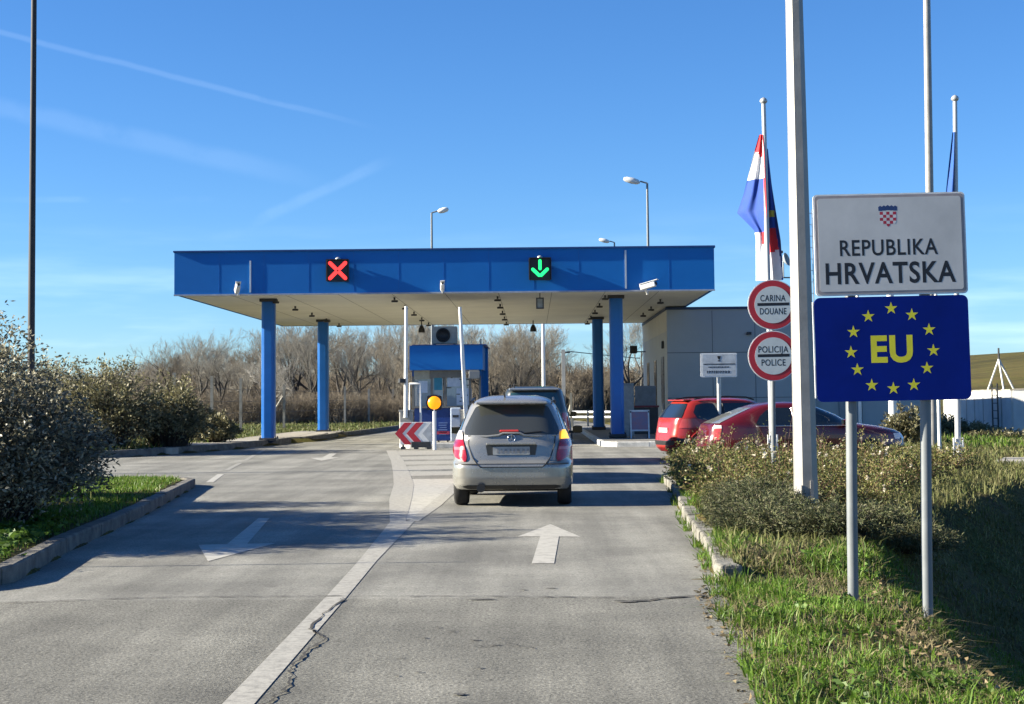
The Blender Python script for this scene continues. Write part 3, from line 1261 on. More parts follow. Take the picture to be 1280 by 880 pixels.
# hanging box under the green arrow and hanging lamp behind it
c = at(675, 379, 53.4)
t = thing('hanging_sensor', 'small grey framed sensor hanging under the soffit below the green arrow', 'sensor', (c.x, c.y, c.z))
o = MB()
o.box((-.11, 0, 0), (.04, .05, .30)).box((.11, 0, 0), (.04, .05, .30)).box((0, 0, .17), (.26, .05, .04)).box((0, 0, -.17), (.26, .05, .04))
o.build('frame', M_DARK, t)
MB().box((0, .02, 0), (.18, .02, .30)).build('face', mat('sensor_face', (.3, .3, .27), .5), t)
MB().tube([(0, 0, .19), (0, 0, Z0 - c.z)], .018, 8).build('rod', M_DARK, t)
for px, py, Y, lab in ((666.5, 410, 72.0, 'dark lamp hanging by a rod from the back edge of the soffit'), (527, 411, 71.0, 'dark hanging fixture over the booth roof beside its air conditioner')):
    c = at(px, py, Y)
    t = thing('hanging_lamp', lab, 'hanging lamp', (c.x, c.y, c.z))
    MB().lathe([(0, .16), (.06, .15), (.13, 0), (.15, -.16), (0, -.16)], 14).build('shade', M_BLACK, t)
    MB().tube([(0, 0, .15), (0, 0, Z0 - c.z)], .025, 8).build('rod', M_DARK, t)

# ---- booth
M_GLASSB = glass_mat('booth_glass', (.20, .26, .31), .08)
M_FRAME = mat('booth_frame_grey', (.16, .155, .14), .6)
M_TAN = mat('beige_panel', (.34, .32, .25), .7)
M_PALE = mat('pale_blue_poster', (.46, .52, .60), .6, var=.25, scale=7, col2=(.30, .38, .50))
M_NAVY = mat('navy_panel', (.006, .035, .17), .5)
bx0, bx1, by0, by1 = -4.02, -1.72, 53.2, 57.2
bt = thing('toll_booth', 'blue inspection booth with grey windows on the island between the lanes', 'booth', ((bx0 + bx1) / 2, 55, .155))
bm_ = MB()
bm_.box(((bx0 + bx1) / 2, 55.2, .155 + .55), (bx1 - bx0 - .12, by1 - by0 - .12, 1.1))
put(bm_, 'lower_wall', M_NAVY, bt)
zt0 = at(512, 463, by0).z
zt1 = at(512, 432.5, by0).z
put(MB().box(((bx0 + bx1) / 2, 55.1, (zt0 + zt1) / 2), (bx1 - bx0 + .12, by1 - by0 + .5, zt1 - zt0)), 'roof', M_BLUE, bt)
put(MB().box(((bx0 + bx1) / 2 + .1, 55.1, zt1 + .012), (bx1 - bx0 + .16, by1 - by0 + .56, .03)), 'roof_cap', M_BLUE_D, bt)
# head band: beige on the left, dark in the middle, pale box on the right
put(MB().box((bx0 + .32, by0 - .02, zt0 - .15), (.52, .1, .28)), 'head_panel', M_TAN, bt)
put(MB().box((bx0 + 1.15, by0 + .0, zt0 - .13), (1.12, .1, .24)), 'head_panel', M_FRAME, bt)
put(MB().box((bx1 - .22, by0 - .25, zt0 - .17), (.36, .3, .27), bev=.02), 'lamp_box', M_GALV2, bt)
wb = .155 + 1.1
for xa, xb, nm, mm in ((bx0 + .06, bx0 + .62, 'window', M_GLASSB), (bx0 + .68, bx0 + 1.02, 'window', M_GLASSB), (bx0 + 1.14, bx1 - .42, 'window', M_GLASSB)):
    w = put(MB().box(((xa + xb) / 2, by0 + .04, (wb + zt0 - .27) / 2), (xb - xa, .03, zt0 - .27 - wb)), nm, mm, bt)
fr = MB()
for xa in (bx0 + .03, bx0 + .65, bx0 + 1.08, bx1 - .38, bx1 - .05):
    fr.box((xa, by0 + .03, (wb + zt0 - .2) / 2), (.07, .09, zt0 - .2 - wb))
fr.box(((bx0 + bx1) / 2, by0 + .026, wb + .02), (bx1 - bx0 - .02, .10, .06))
put(fr, 'window_frame', M_FRAME, bt)
for yy in (54.6, 56.4):
    for xx in (bx0 + .03, bx1 - .03):
        put(MB().box((xx, yy, (wb + zt0) / 2), (.03, 1.2, zt0 - wb)), 'window', M_GLASSB, bt)
for xx in (bx0 + .04, bx1 - .04):
    for yy in (by0 + .12, 55.5, by1 - .04):
        put(MB().box((xx, yy, (wb + zt0) / 2), (.09, .09, zt0 - wb)), 'corner_post', M_BLUE, bt)
# notices in the windows
put(MB().box((bx0 + .86, by0 + .015, 2.15), (.26, .012, .62)), 'notice', mat('teal_notice', (.02, .20, .30), .5), bt)
for (xx, zz, w, h) in ((bx0 + 1.38, 2.2, .42, .5), (bx0 + 1.72, 1.62, .5, .55), (bx0 + .36, 1.95, .3, .4)):
    put(MB().box((xx, by0 + .016, zz), (w, .012, h)), 'notice', M_PALE, bt)
ln = MB()
r_ = random.Random(5)
for k in range(14):
    ln.box((bx0 + 1.2 + r_.random() * .7, by0 + .006, 1.45 + r_.random() * 1.0), (.05 + r_.random() * .12, .006, .03))
put(ln, 'notice_print', M_DARK, bt)
# side pillar with blue fascia right of the booth
c = at(605, 440, 56.0)
put(MB().box((c.x, 56, 1.75), (.28, .6, 3.1)), 'side_pillar', M_BLUE, bt)
put(MB().tube([(c.x - .1, 55.6, 3.2), (c.x - .1, 55.6, at(604, 424, 55.6).z)], .035, 8), 'vent_pipe', M_WHITE, bt)
for px, pa, pb in ((546, 436, 445), (564.5, 433, 446), (568, 432, 458)):
    a_, b_ = at(px, pa, by0 - .17), at(px, pb, by0 - .17)
    put(MB().tube([a_, b_], .02 if px < 567 else .035, 6), 'cable', M_GALV2, bt)

# air conditioner on the roof
a0, a1 = at(540, 432, 53.6), at(571.5, 408.5, 53.6)
ac = thing('air_conditioner', 'white air conditioner unit with dark round fan on the booth roof', 'air conditioner', ((a0.x + a1.x) / 2, 53.6, zt1 + .03))
w_, h_ = a1.x - a0.x, a1.z - zt1 - .06
MB().box((0, 0, h_ / 2 + .04), (w_, .34, h_), bev=.025).build('casing', mat('ac_casing', (.34, .33, .29), .6), ac)
MB().lathe([(0, 0), (.24, 0), (.24, .03), (.2, .03), (.2, .012), (0, .012)], 28, (-.04, -.17, h_ / 2 + .04), Matrix.Rotation(R(90), 3, 'X')).build('fan', M_BLACK, ac)
g = MB()
for k in range(4):
    g.lathe([(.045 + .05 * k, 0), (.051 + .05 * k, .008), (.057 + .05 * k, 0)], 24, (-.04, -.20, h_ / 2 + .04), Matrix.Rotation(R(90), 3, 'X'))
g.build('fan_grille', M_DARK, ac)
MB().box((-w_ / 2 + .1, 0, .02), (.08, .3, .04)).box((w_ / 2 - .1, 0, .02), (.08, .3, .04)).build('foot', M_DARK, ac)

# ---- blue information board in front of the booth
c0, c1 = at(545, 559, 52.0), at(563, 520, 52.0)
ib = thing('information_board', 'upright blue information board with a red stripe before the booth', 'board', ((c0.x + c1.x) / 2, 52.0, .155))
bw, bh = c1.x - c0.x, c1.z - .155
MB().prism(rounded_rect(bw, bh - .1, .05, cz=bh / 2), -.03, .03).build('panel', mat('info_blue', (.008, .045, .24), .4), ib)
lm = MB()
for k in range(6):
    lm.box((-.02 * (k % 2), -.034, bh - .22 - k * .075), (bw * (.62 - .07 * (k % 3)), .006, .03))
lm.build('print', mat('info_print', (.16, .25, .5), .5), ib)
MB().box((0, -.034, bh * .35), (bw - .06, .006, .1)).build('red_stripe', mat('info_red', (.42, .05, .10), .5), ib)
MB().box((-.15, 0, .03), (.05, .35, .06)).box((.15, 0, .03), (.05, .35, .06)).build('foot', M_DARK, ib)
c0 = at(570, 545, 52.6)
ps_ = thing('litter_bin', 'pale blue post box standing between the information board and the silver car', 'bin', (c0.x, 52.6, .155))
MB().box((0, 0, .55), (.34, .3, 1.1), bev=.03).build('body', M_PALE, ps_)
MB().box((0, -.155, .82), (.2, .01, .08)).build('slot', M_DARK, ps_)

# ---- chevron board
c0, c1 = at(500, 556, 49.5), at(540, 527.5, 49.5)
cw, ch = c1.x - c0.x, c1.z - c0.z
cv = thing('chevron_board', 'red and white chevron board pointing left at the head of the island', 'chevron board', ((c0.x + c1.x) / 2, 49.5, 0))
zc = (c0.z + c1.z) / 2
MB().box((0, 0, zc), (cw, .04, ch), bev=.008).build('panel', M_WHITE, cv)
M_CHEV = mat('chevron_red', (.50, .025, .04), .45, var=.12)
for x_ in (-.42, -.06, .30):
    s_ = .23 if x_ < .2 else .2
    v = [(x_ + .30, ch / 2 - .01), (x_ + .30 - .0 - s_, ch / 2 - .01), (x_ - s_, 0), (x_ + .30 - s_, -ch / 2 + .01), (x_ + .30, -ch / 2 + .01), (x_, 0)]
    if x_ > .2:
        continue
    MB().prism([(p[0], p[1] + zc) for p in v], -.026, -.021).build('chevron', M_CHEV, cv)
tri_ = MB().prism([(cw / 2 - .02, zc - ch / 2 + .015), (cw / 2 - .02, zc + ch / 2 - .015), (.20, zc)], -.025, -.0212)
tri_.build('grey_corner', mat('chevron_grey', (.42, .44, .46), .5), cv)
b_ = MB()
for x_ in (-.40, .0, .40):
    b_.box((x_, .03, zc / 2 - .02), (.06, .05, zc - .04))
    b_.box((x_, .05, .04), (.12, .4, .08))
b_.box((.15, .06, .14), (.6, .3, .18), bev=.02)
b_.build('stand', M_DARK, cv)

# ---- amber beacon
c0 = at(543, 503.5, 48.6)
be = thing('warning_beacon', 'round amber warning lamp on a white post beside the chevron board', 'beacon', (c0.x, 48.6, 0))
MB().tube([(0, 0, 0), (0, 0, c0.z - .2)], .055, 14).build('post', M_WHITE, be)
hd = MB().prism(disc(.25, 32), -.05, .09)
hd.prism(rounded_rect(.44, .44, .05), -.02, .08)
hd.v = [(v[0], v[1], v[2] + c0.z) for v in hd.v]
hd.build('housing', M_BLACK, be)
lz = MB().lathe([(.20, 0), (.19, .03), (.13, .065), (.06, .08), (0, .083)], 28, (0, -.05, c0.z), Matrix.Rotation(R(90), 3, 'X'))
lz.build('lens', M_AMBER, be)

# ---- raised barriers and thin frame posts
for pa, pb, Y, lab, tilt in (((508, 383), (507.5, 522), 50.8, 'raised white barrier arm on the left edge of the booth island', 0), ((575, 384), (583, 524), 51.0, 'raised white barrier arm leaning beside the silver car in the right lane', 0)):
    top, bot = at(*pa, Y), at(*pb, Y)
    b0 = thing('barrier', lab, 'barrier', (bot.x, Y, .155))
    cz = at(500, 514, Y).z
    MB().box((0, .12, (cz - .155) / 2), (.42, .34, cz - .155), bev=.03).box((0, .12, cz - .14), (.46, .38, .05)).build('cabinet', mat('barrier_grey', (.36, .35, .32), .6), b0)
    p0, p1 = Vector((0, -.1, bot.z - .155)), Vector((top.x - bot.x, -.1, top.z - .155))
    MB().tube([p0, p0.lerp(p1, .5), p1], [.068, .06, .05], 12).build('arm', M_WHITE, b0)
    if Y < 50.9:
        MB().box((0, -.02, bot.z - .02), (.16, .2, .2)).build('hub', M_DARK, b0)
        h_ = at(503, 476, Y)
        MB().box((h_.x - bot.x, -.16, h_.z - .155), (.20, .22, .14), bev=.02, rz=.3).build('bracket', M_DARK, b0)
pa, pb = at(525.5, 479, 50.9), at(526, 530, 50.9)
fp = thing('gate_frame', 'thin white tubular frame between the barrier and the amber lamp', 'frame', (pb.x, 50.9, .155))
q0 = at(512, 480, 50.9)
MB().tube([(0, 0, 0), (0, 0, pa.z - .155), (q0.x - pb.x, 0, q0.z - .155), (q0.x - pb.x, 0, 0)], .04, 8).build('tube', M_WHITE, fp)

# ---- street lamps and utility poles behind the canopy
def street_lamp(px, py, Y, side, head, label, zb=0.0, r0=.10):
    c = at(px, py, Y)
    t = thing('street_lamp', label, 'street lamp', (c.x, Y, zb), group=None)
    z = c.z - zb
    MB().tube([(0, 0, 0), (0, 0, z * .5), (0, 0, z)], [r0, r0 * .8, r0 * .55], 10).build('pole', M_GALV2, t)
    MB().tube([(0, 0, z), (side * .35, 0, z + .10)], r0 * .4, 8).build('arm', M_GALV2, t)
    hb = MB()
    hx = side * (.35 + head / 2)
    Mr = Matrix.Rotation(-side * R(14), 3, 'Y')
    prof = [(-.5, .07), (-.35, .13), (0, .16), (.35, .13), (.5, .05)]
    hb.tube([Vector((hx, 0, z + .14)) + Mr @ Vector((p * head, 0, 0)) for p, _ in prof], [r for _, r in prof], 10)
    hb.build('lamp_head', M_WHITE, t)
    return t


street_lamp(539.5, 266, 90, 1, .62, 'street lamp behind the canopy with its head pointing right')
street_lamp(809, 229, 80, -1, .85, 'tallest street lamp behind the right end of the canopy')
street_lamp(768, 303, 118, -1, .80, 'short looking distant street lamp just peeping over the canopy edge')
b0 = at(680, 520, 86)
t = thing('utility_pole', 'slim white pole seen under the canopy behind the silver car', 'pole', (b0.x, 86, 0))
MB().tube([(0, 0, 0), (0, 0, 6.2)], [.11, .08], 10).build('shaft', M_WHITE, t)
MB().lathe([(0, .05), (.08, .04), (.1, 0), (0, 0)], 12, (0, 0, 6.2)).build('pole_cap', M_DARK, t)
b0, b1 = at(705, 530, 88), at(705, 437, 88)
t = thing('utility_pole', 'white concrete pole carrying an overhead wire left of the dark columns', 'pole', (b0.x, 88, 0))
MB().box((0, 0, b1.z / 2), (.20, .18, b1.z)).build('shaft', mat('concrete_pole', (.5, .48, .42), .8), t)
MB().box((.12, 0, b1.z - .15), (.5, .08, .08)).build('crossarm', M_DARK, t)
w1, w2 = at(747, 443, 92), at(800, 448, 97)
MB().tube([(.3, 0, b1.z - .1), (w1.x - b0.x, 4, w1.z), (w2.x - b0.x, 9, w2.z)], .025, 5).build('wire', M_DARK, t)
MB().box((-.12, -.1, 1.4), (.25, .2, .6)).build('meter_box', M_FRAME, t)
b0, b1 = at(714, 522, 84), at(714, 491, 84)
t = thing('marker_post', 'short pale braced post beside the road behind the waiting cars', 'post', (b0.x, 84, 0))
MB().box((0, 0, b1.z / 2), (.12, .12, b1.z)).build('shaft', M_TAN, t)
MB().tube([(0, 0, b1.z * .7), (-.35, 0, 0)], .05, 6).build('brace', M_TAN, t)

# guard rail past the crossing
ga, gb = at(712, 517, 90), at(792, 517, 84)
gr_ = thing('guard_rail', 'pale metal guard rail along the road beyond the right columns', 'guard rail', ((ga.x + gb.x) / 2, 87, 0))
d_ = Vector((gb.x - ga.x, -6, 0)).normalized()
for k, zz in enumerate((.78, .50)):
    MB().tube([(ga.x - gr_.location.x - 1, 3.9, zz), (gb.x - gr_.location.x + 3, -3.9, zz)], .075, 8).build('rail', M_GALV, gr_)
for k in range(7):
    u = -.2 + k / 6 * 1.5
    MB().box(((ga.x + (gb.x - ga.x) * u) - gr_.location.x, 3 - 6 * u, .45), (.1, .1, .9)).build('post', M_GALV2, gr_)

# ---- A-frame board at the right column
c0, c1 = at(788, 550, 54.2), at(812, 512, 54.2)
af = thing('sandwich_board', 'pale framed sandwich board beside the near right column', 'sandwich board', ((c0.x + c1.x) / 2, 54.2, .155))
aw, ah = c1.x - c0.x, c1.z - .155
MA = Matrix.Rotation(R(-10), 3, 'X')
f = MB()
f.box(MA @ Vector((-aw / 2 + .03, 0, ah / 2)), (.05, .04, ah), M=MA).box(MA @ Vector((aw / 2 - .03, 0, ah / 2)), (.05, .04, ah), M=MA)
f.box(MA @ Vector((0, -.002, ah - .03)), (aw, .04, .06), M=MA).box(MA @ Vector((0, -.002, ah * .28)), (aw, .04, .05), M=MA)
f.build('frame', mat('sandwich_frame', (.45, .52, .58), .5), af)
MB().box(MA @ Vector((0, .005, ah * .63)), (aw - .1, .015, ah * .66), M=MA).build('poster', mat('sandwich_poster', (.12, .14, .24), .5, var=.5, scale=5, col2=(.25, .12, .16)), af)
for sg_ in (-1, 1):
    MB().tube([(sg_ * (aw / 2 - .03), .12, ah - .05), (sg_ * (aw / 2 - .03), .62, 0)], .02, 6).build('rear_leg', M_DARK, af)

# cabinet and rail by the building entrance
c0 = at(783, 540, 58)
kb = thing('control_cabinet', 'tall grey control cabinet between the right column and the building', 'cabinet', (c0.x, 58, .155))
MB().box((0, 0, .95), (.55, .4, 1.9), bev=.02).build('body', mat('cabinet_grey', (.26, .28, .29), .6), kb)
MB().box((.0, -.205, 1.0), (.46, .012, 1.6)).build('door', mat('cabinet_door', (.30, .32, .33), .5), kb)
c0 = at(806, 545, 61)
kb = thing('counter', 'dark counter with a red edge in front of the building doors', 'counter', (c0.x, 61, .155))
MB().box((0, 0, .5), (1.0, .5, 1.0)).build('body', M_DARK, kb)
MB().box((0, -.02, 1.04), (1.08, .58, .07)).build('top', mat('counter_red', (.16, .02, .03), .5), kb)
MB().box((.05, .1, 1.45), (.8, .05, .75)).build('screen', mat('screen_grey', (.16, .18, .2), .4), kb)

# ---- building
M_WALL = mat('grey_cladding', (.50, .485, .43), .75, var=.05, scale=.5)
M_WALL2 = mat('cool_grey_cladding', (.42, .43, .425), .75, var=.05, scale=.5)
gx0, gx1, gy0, gy1, gz = 5.2, 10.9, 62.0, 75.5, 4.92
bd = thing('office_building', 'flat roofed grey panelled office building at the right of the canopy', 'building', (8, 68, 0))
put(MB().box(((gx0 + gx1) / 2, (gy0 + gy1) / 2, gz / 2), (gx1 - gx0, gy1 - gy0, gz)), 'wall', [M_WALL2], bd)
put(MB().box(((gx0 + gx1) / 2, (gy0 + gy1) / 2, gz + .05), (gx1 - gx0 + .1, gy1 - gy0 + .1, .1)), 'roof', mat('roof_trim_navy', (.02, .045, .11), .5), bd)
sm_ = MB()
for zz in (1.5, 3.25):
    sm_.box(((gx0 + gx1) / 2, gy0 - .002, zz), (gx1 - gx0, .008, .025))
for xx in (6.95, 8.6, 10.2):
    sm_.box((xx, gy0 - .002, gz / 2), (.022, .009, gz - .1))
put(sm_, 'panel_joint', mat('joint_dark', (.12, .13, .14), .8), bd)
put(MB().box((gx0 - .004, (gy0 + gy1) / 2, gz - .42), (.01, gy1 - gy0, .8)), 'upper_band', M_WALL, bd)
for px, wdt, z0_, z1_ in ((809, 1.2, 1.0, 3.1), (818, 1.1, 1.0, 3.1)):
    yy = gx0 * FOC / (px - 665)
    w = put(MB().box((gx0 - .012, yy, (z0_ + z1_) / 2), (.03, wdt, z1_ - z0_)), 'window', glass_mat('office_glass', (.02, .025, .03)), bd)
    sub(MB().box((gx0 - .03, yy, z0_ - .04), (.12, wdt + .2, .06)), 'sill', M_ALU, w)
yy = gx0 * FOC / (827 - 665)
d_ = put(MB().box((gx0 - .012, yy, 1.65), (.03, 1.3, 3.0)), 'door', mat('door_dark', (.035, .04, .045), .3), bd)
sub(MB().box((gx0 - .05, yy - .5, 1.15), (.05, .04, .3)), 'handle', M_ALU, d_)
c = at(826, 431, 63.5)
put(MB().box((gx0 - .05, 63.6, c.z), (.1, .3, .3), bev=.03), 'wall_lamp', M_DARK, bd)
c = at(797, 437, 74)
put(MB().box((gx0 - .55, 74, c.z), (.34, .3, .36), bev=.05).box((gx0 - .25, 74, c.z - .1), (.5, .05, .05)), 'wall_speaker', M_DARK, bd)
c = at(909, 417, gy0)
put(MB().box((at(936, 419, gy0).x, gy0 - .06, c.z), (.18, .12, .1)), 'wall_fitting', M_DARK, bd)
# lower annex in shade right of the building
an = thing('annex', 'low blue grey annex continuing the building behind the signs', 'building', (13.2, 66, -.1))
put(MB().box((13.2, 66.5, .95), (4.5, 8.0, 2.3)), 'wall', M_WALL2, an)
put(MB().box((13.2, 66.5, 2.13), (4.6, 8.1, .08)), 'roof', mat('roof_trim_navy', (0, 0, 0)), an)
put(MB().box((12.2, 62.46, .9), (.65, .06, 1.8)), 'door', mat('annex_door', (.26, .28, .3), .5), an)
put(MB().box((12.7, 62.47, 1.0), (.12, .08, 1.4)), 'drain_pipe', M_DARK, an)

# radio mast with dish on the building roof
c0 = at(1012, 380, 64)
rm = thing('radio_mast', 'thin ladder mast with crossbars on the building roof behind the lamp pole', 'mast', (c0.x, 64, gz + .1))
ztop = at(1012, 262, 64).z - gz - .1
rl = MB()
for sx in (-.17, .17):
    rl.tube([(sx, 0, 0), (sx, 0, ztop)], .018, 6)
rl.build('rail', M_GALV2, rm)
rg = MB()
for k in range(9):
    rg.box((0, 0, .15 + k * (ztop - .3) / 8), (.34, .02, .02))
rg.build('rung', M_GALV2, rm)
c1 = at(979, 326, 64)
MB().tube([(0, 0, at(985, 347, 64).z - gz - .1), (c1.x - c0.x - .2, 0, at(985, 347, 64).z - gz - .1)], .03, 6).build('crossbar', M_DARK, rm)
an_ = MB().tube([(c1.x - c0.x, 0, at(985, 347, 64).z - gz - .1), (c1.x - c0.x, 0, c1.z - gz)], .03, 6)
an_.lathe([(0, 0), (.10, .02), (.2, .08), (.28, .17)], 18, (c1.x - c0.x, -.05, c1.z - gz - .1), Matrix.Rotation(R(70), 3, 'Y') @ Matrix.Rotation(R(30), 3, 'X'))
an_.build('dish', mat('dish_grey', (.30, .34, .36), .5), rm)
c2 = at(976, 315, 64)
MB().box((c2.x - c0.x, 0, c2.z - gz - .1), (.16, .1, .1)).tube([(c2.x - c0.x, 0, c2.z - gz - .1), (c1.x - c0.x, 0, c1.z - gz - .2)], .015, 5).build('feed', M_DARK, rm)

# white yard wall
M_WWALL = mat('white_yard_wall', (.66, .65, .61), .8, var=.12, scale=1.2, col2=(.50, .50, .48))
yw = thing('yard_wall', 'white panelled yard wall, sunlit along its top, right of the big sign', 'wall', (20, 70, -.5))
wl_ = [(20.2, 79.0), (20.1, 73.2), (19.9, 66.8), (24.5, 65.2)]  # last stretch turned to face the camera: shade put into its shape
for i, (a, b) in enumerate(zip(wl_, wl_[1:])):
    d = Vector((b[0] - a[0], b[1] - a[1], 0))
    L_ = d.length
    mid = ((a[0] + b[0]) / 2, (a[1] + b[1]) / 2, .58 + .02 * i)
    put(MB().box(mid, (L_ - .02, .16, 2.2), rz=math.atan2(d.y, d.x)), 'panel', M_WWALL, yw)
    put(MB().box((mid[0], mid[1], 1.70 + .02 * i), (L_, .22, .05), rz=math.atan2(d.y, d.x)), 'coping', M_CONC, yw)
mj = MB()
for k in range(1, 9):
    yy = 66.8 + k * 1.5
    mj.box((19.9 + (yy - 66.8) * .023 - .085, yy, .58), (.02, .02, 2.15))
put(mj, 'panel_joint', mat('joint_stain', (.28, .28, .27), .9), yw)
shadow_rungs = MB()
for yy in (68.3, 69.1):
    shadow_rungs.box((19.7, yy, .9), (.05, .05, 2.2))
for k in range(6):
    shadow_rungs.box((19.7, 68.7, .2 + k * .32), (.035, .8, .035))
put(shadow_rungs, 'ladder', M_DARK, yw)

# tripod mast over the wall
ap = at(1248.5, 449, 84)
tm = thing('tripod_mast', 'three legged white mast standing beyond the white yard wall', 'mast', (ap.x, 84, -.5))
zz = ap.z + .5
for a_ in (200, 335, 270):
    MB().tube([(0, 0, zz), (1.75 * math.cos(R(a_)), 1.75 * math.sin(R(a_)), 0)], .05, 6).build('leg', mat('mast_white', (.6, .6, .55), .6), tm)
MB().tube([(0, 0, zz - .1), (0, 0, at(1248.5, 435, 84).z + .5)], .05, 6).build('rod', M_DARK, tm)
# ------------------------------------------------------------------ signs
M_SIGNW = mat('sign_white', (.56, .55, .53), .5, var=.09, scale=1.6)
M_SIGNB = mat('sign_navy', (.001, .014, .185), .5, var=.10, scale=2, spec=.12)
M_STAR = mat('sign_yellow', (.72, .66, .03), .5, var=.05)
M_TXT = mat('sign_black', (.012, .013, .018), .5, var=.05)
M_EDGE = mat('sign_edge', (.33, .29, .29), .5)

YS = 11.8
pl, pr = at(1068, 755, YS), at(1161.5, 781, YS)
sg = thing('border_sign', 'tall pair of plates on two grey posts, white country plate above blue star plate', 'sign', ((pl.x + pr.x) / 2, YS, -.1))
L0 = sg.location


def lx(px, py):
    p = at(px, py, YS)
    return p.x - L0.x, p.z - L0.z


for px, py, top in ((1068, 757, 500), (1161.5, 783, 500)):
    x_, z_ = lx(px, py)
    tx, tz = lx(1063.5 if px < 1100 else 1157, 252)
    mb = MB().tube([(x_, .055, z_ - .35), (x_ + (tx - x_) * .2, .055, z_ + (tz - z_) * .2), (tx, .055, tz)], .040, 18)
    mb.lathe([(.040, 0), (.03, .012), (0, .015)], 18, (tx, .055, tz))
    mb.build('post', M_GALV2, sg)
TILT = R(.68)


def plate(cpx, cpy, w, h, r, name, face_m, edge_m, edge):
    cx, cz = lx(cpx, cpy)
    Mr = Matrix.Translation((cx, 0, cz)) @ Matrix.Rotation(-TILT, 4, 'Y')

    def place(mb):
        mb.v = [tuple(Mr @ Vector(v)) for v in mb.v]
        return mb
    back = place(MB().prism(rounded_rect(w, h, r), -.008, .010)).build(name, edge_m, sg)
    return back, place, cx, cz, Mr


px_m = FOC / YS
wW, hW = 189.5 / px_m, 127.5 / px_m
pn, place, cx, cz, Mr = plate(1112.5, 305, wW, hW, .03, 'country_plate', M_SIGNW, M_WHITE, .012)
k_ = .026
ring_o = rounded_rect(wW - .022, hW - .022, .026)
place(MB().prism(ring_o, -.0095, -.008)).build('border_line', M_EDGE, pn)
place(MB().prism(rounded_rect(wW - .062, hW - .062, .02), -.0110, -.0096)).build('face', M_SIGNW, pn)
for s, hh, ww, px, py, bold in (('REPUBLIKA', 20.5, 122, 1110.5, 308.5, .014), ('HRVATSKA', 27.0, 162, 1112.5, 340, .020)):
    q = at(px, py, YS)
    mbt, w0 = text_mb(s, hh / px_m, bold)
    kx = (ww / px_m) / w0
    mbt.v = [(v[0] * kx + (q.x - L0.x - cx), -.0114, v[2] + (q.z - L0.z - cz)) for v in mbt.v]
    place(mbt).build('lettering', M_TXT, pn)
# chequered shield with crown
q = at(1110, 272, YS)
ox, oz = q.x - L0.x - cx, q.z - L0.z - cz
u = 1 / px_m
shield_w, shield_h = 20.5 * u, 19 * u


def shield_half(t):
    """half width of the shield at height fraction t (1 top .. 0 point)"""
    return shield_w / 2 * (1.0 if t > .45 else math.sqrt(max(0, 1 - ((.45 - t) / .45) ** 2)))


redm = mat('shield_red', (.42, .02, .05), .5)
cols_ = {0: MB(), 1: MB()}
N = 5
for r_i in range(N):
    for c_i in range(N):
        t1, t0 = 1 - r_i / N, 1 - (r_i + 1) / N
        poly_t = []
        for tt in (t0, (t0 + t1) / 2, t1):
            poly_t.append(tt)
        xl, xr = -shield_w / 2 + c_i * shield_w / N, -shield_w / 2 + (c_i + 1) * shield_w / N
        L_, R_ = [], []
        for tt in poly_t:
            hw = shield_half(tt)
            L_.append((max(xl, -hw), tt))
            R_.append((min(xr, hw), tt))
        if R_[-1][0] - L_[-1][0] < 1e-4:
            continue
        pts = []
        for (xa, tt) in R_:
            pts.append((xa, tt))
        for (xa, tt) in L_[::-1]:
            pts.append((xa, tt))
        if min(R_[0][0] - L_[0][0], R_[1][0] - L_[1][0]) < 0:
            continue
        v = [(p[0] + ox, -.0114, (p[1] - .62) * shield_h + oz) for p in pts]
        cols_[(r_i + c_i) % 2].add(v, [tuple(range(6))])
place(cols_[0]).build('shield_red', redm, pn)
place(cols_[1]).build('shield_white', mat('shield_white', (.62, .62, .62), .5), pn)
cr = MB()
top_z = oz + .38 * shield_h
for k in range(5):
    xx = ox + (k - 2) * shield_w / 5 * 1.14
    zz = top_z + .10 * shield_h - abs(k - 2) * .02 * shield_h
    hh = shield_h * .26
    cr.add([(xx - shield_w * .113, -.0113, zz), (xx + shield_w * .113, -.0113, zz), (xx + shield_w * .125, -.0113, zz + hh), (xx, -.0113, zz + hh * 1.35), (xx - shield_w * .125, -.0113, zz + hh)], [(0, 1, 2, 3, 4)])
place(cr).build('crown', mat('crown_blue', (.02, .05, .16), .5), pn)

wE, hE = 191.5 / px_m, 130 / px_m
pe, place, cx, cz, Mr = plate(1115.5, 435.5, wE, hE, .045, 'star_plate', M_SIGNB, M_SIGNB, .01)
tag(pe, 'dark blue plate with a ring of yellow stars')
place(MB().prism([(-wE / 2 - .012, -hE / 2 + .03), (-wE / 2 - .004, -hE / 2 + .03), (-wE / 2 - .004, hE / 2 - .03), (-wE / 2 - .012, hE / 2 - .03)], -.006, .012)).build('edge_strip', M_WHITE, pe)


def star(cx_, cz_, r, y=-.0085, rin=.382):
    pts = []
    for k in range(10):
        a = math.pi / 2 + k * math.pi / 5
        rr = r if k % 2 == 0 else r * rin
        pts.append((cx_ + rr * math.cos(a), y, cz_ + rr * math.sin(a)))
    c = (cx_, y, cz_)
    return pts + [c], [(k, (k + 1) % 10, 10) for k in range(10)]


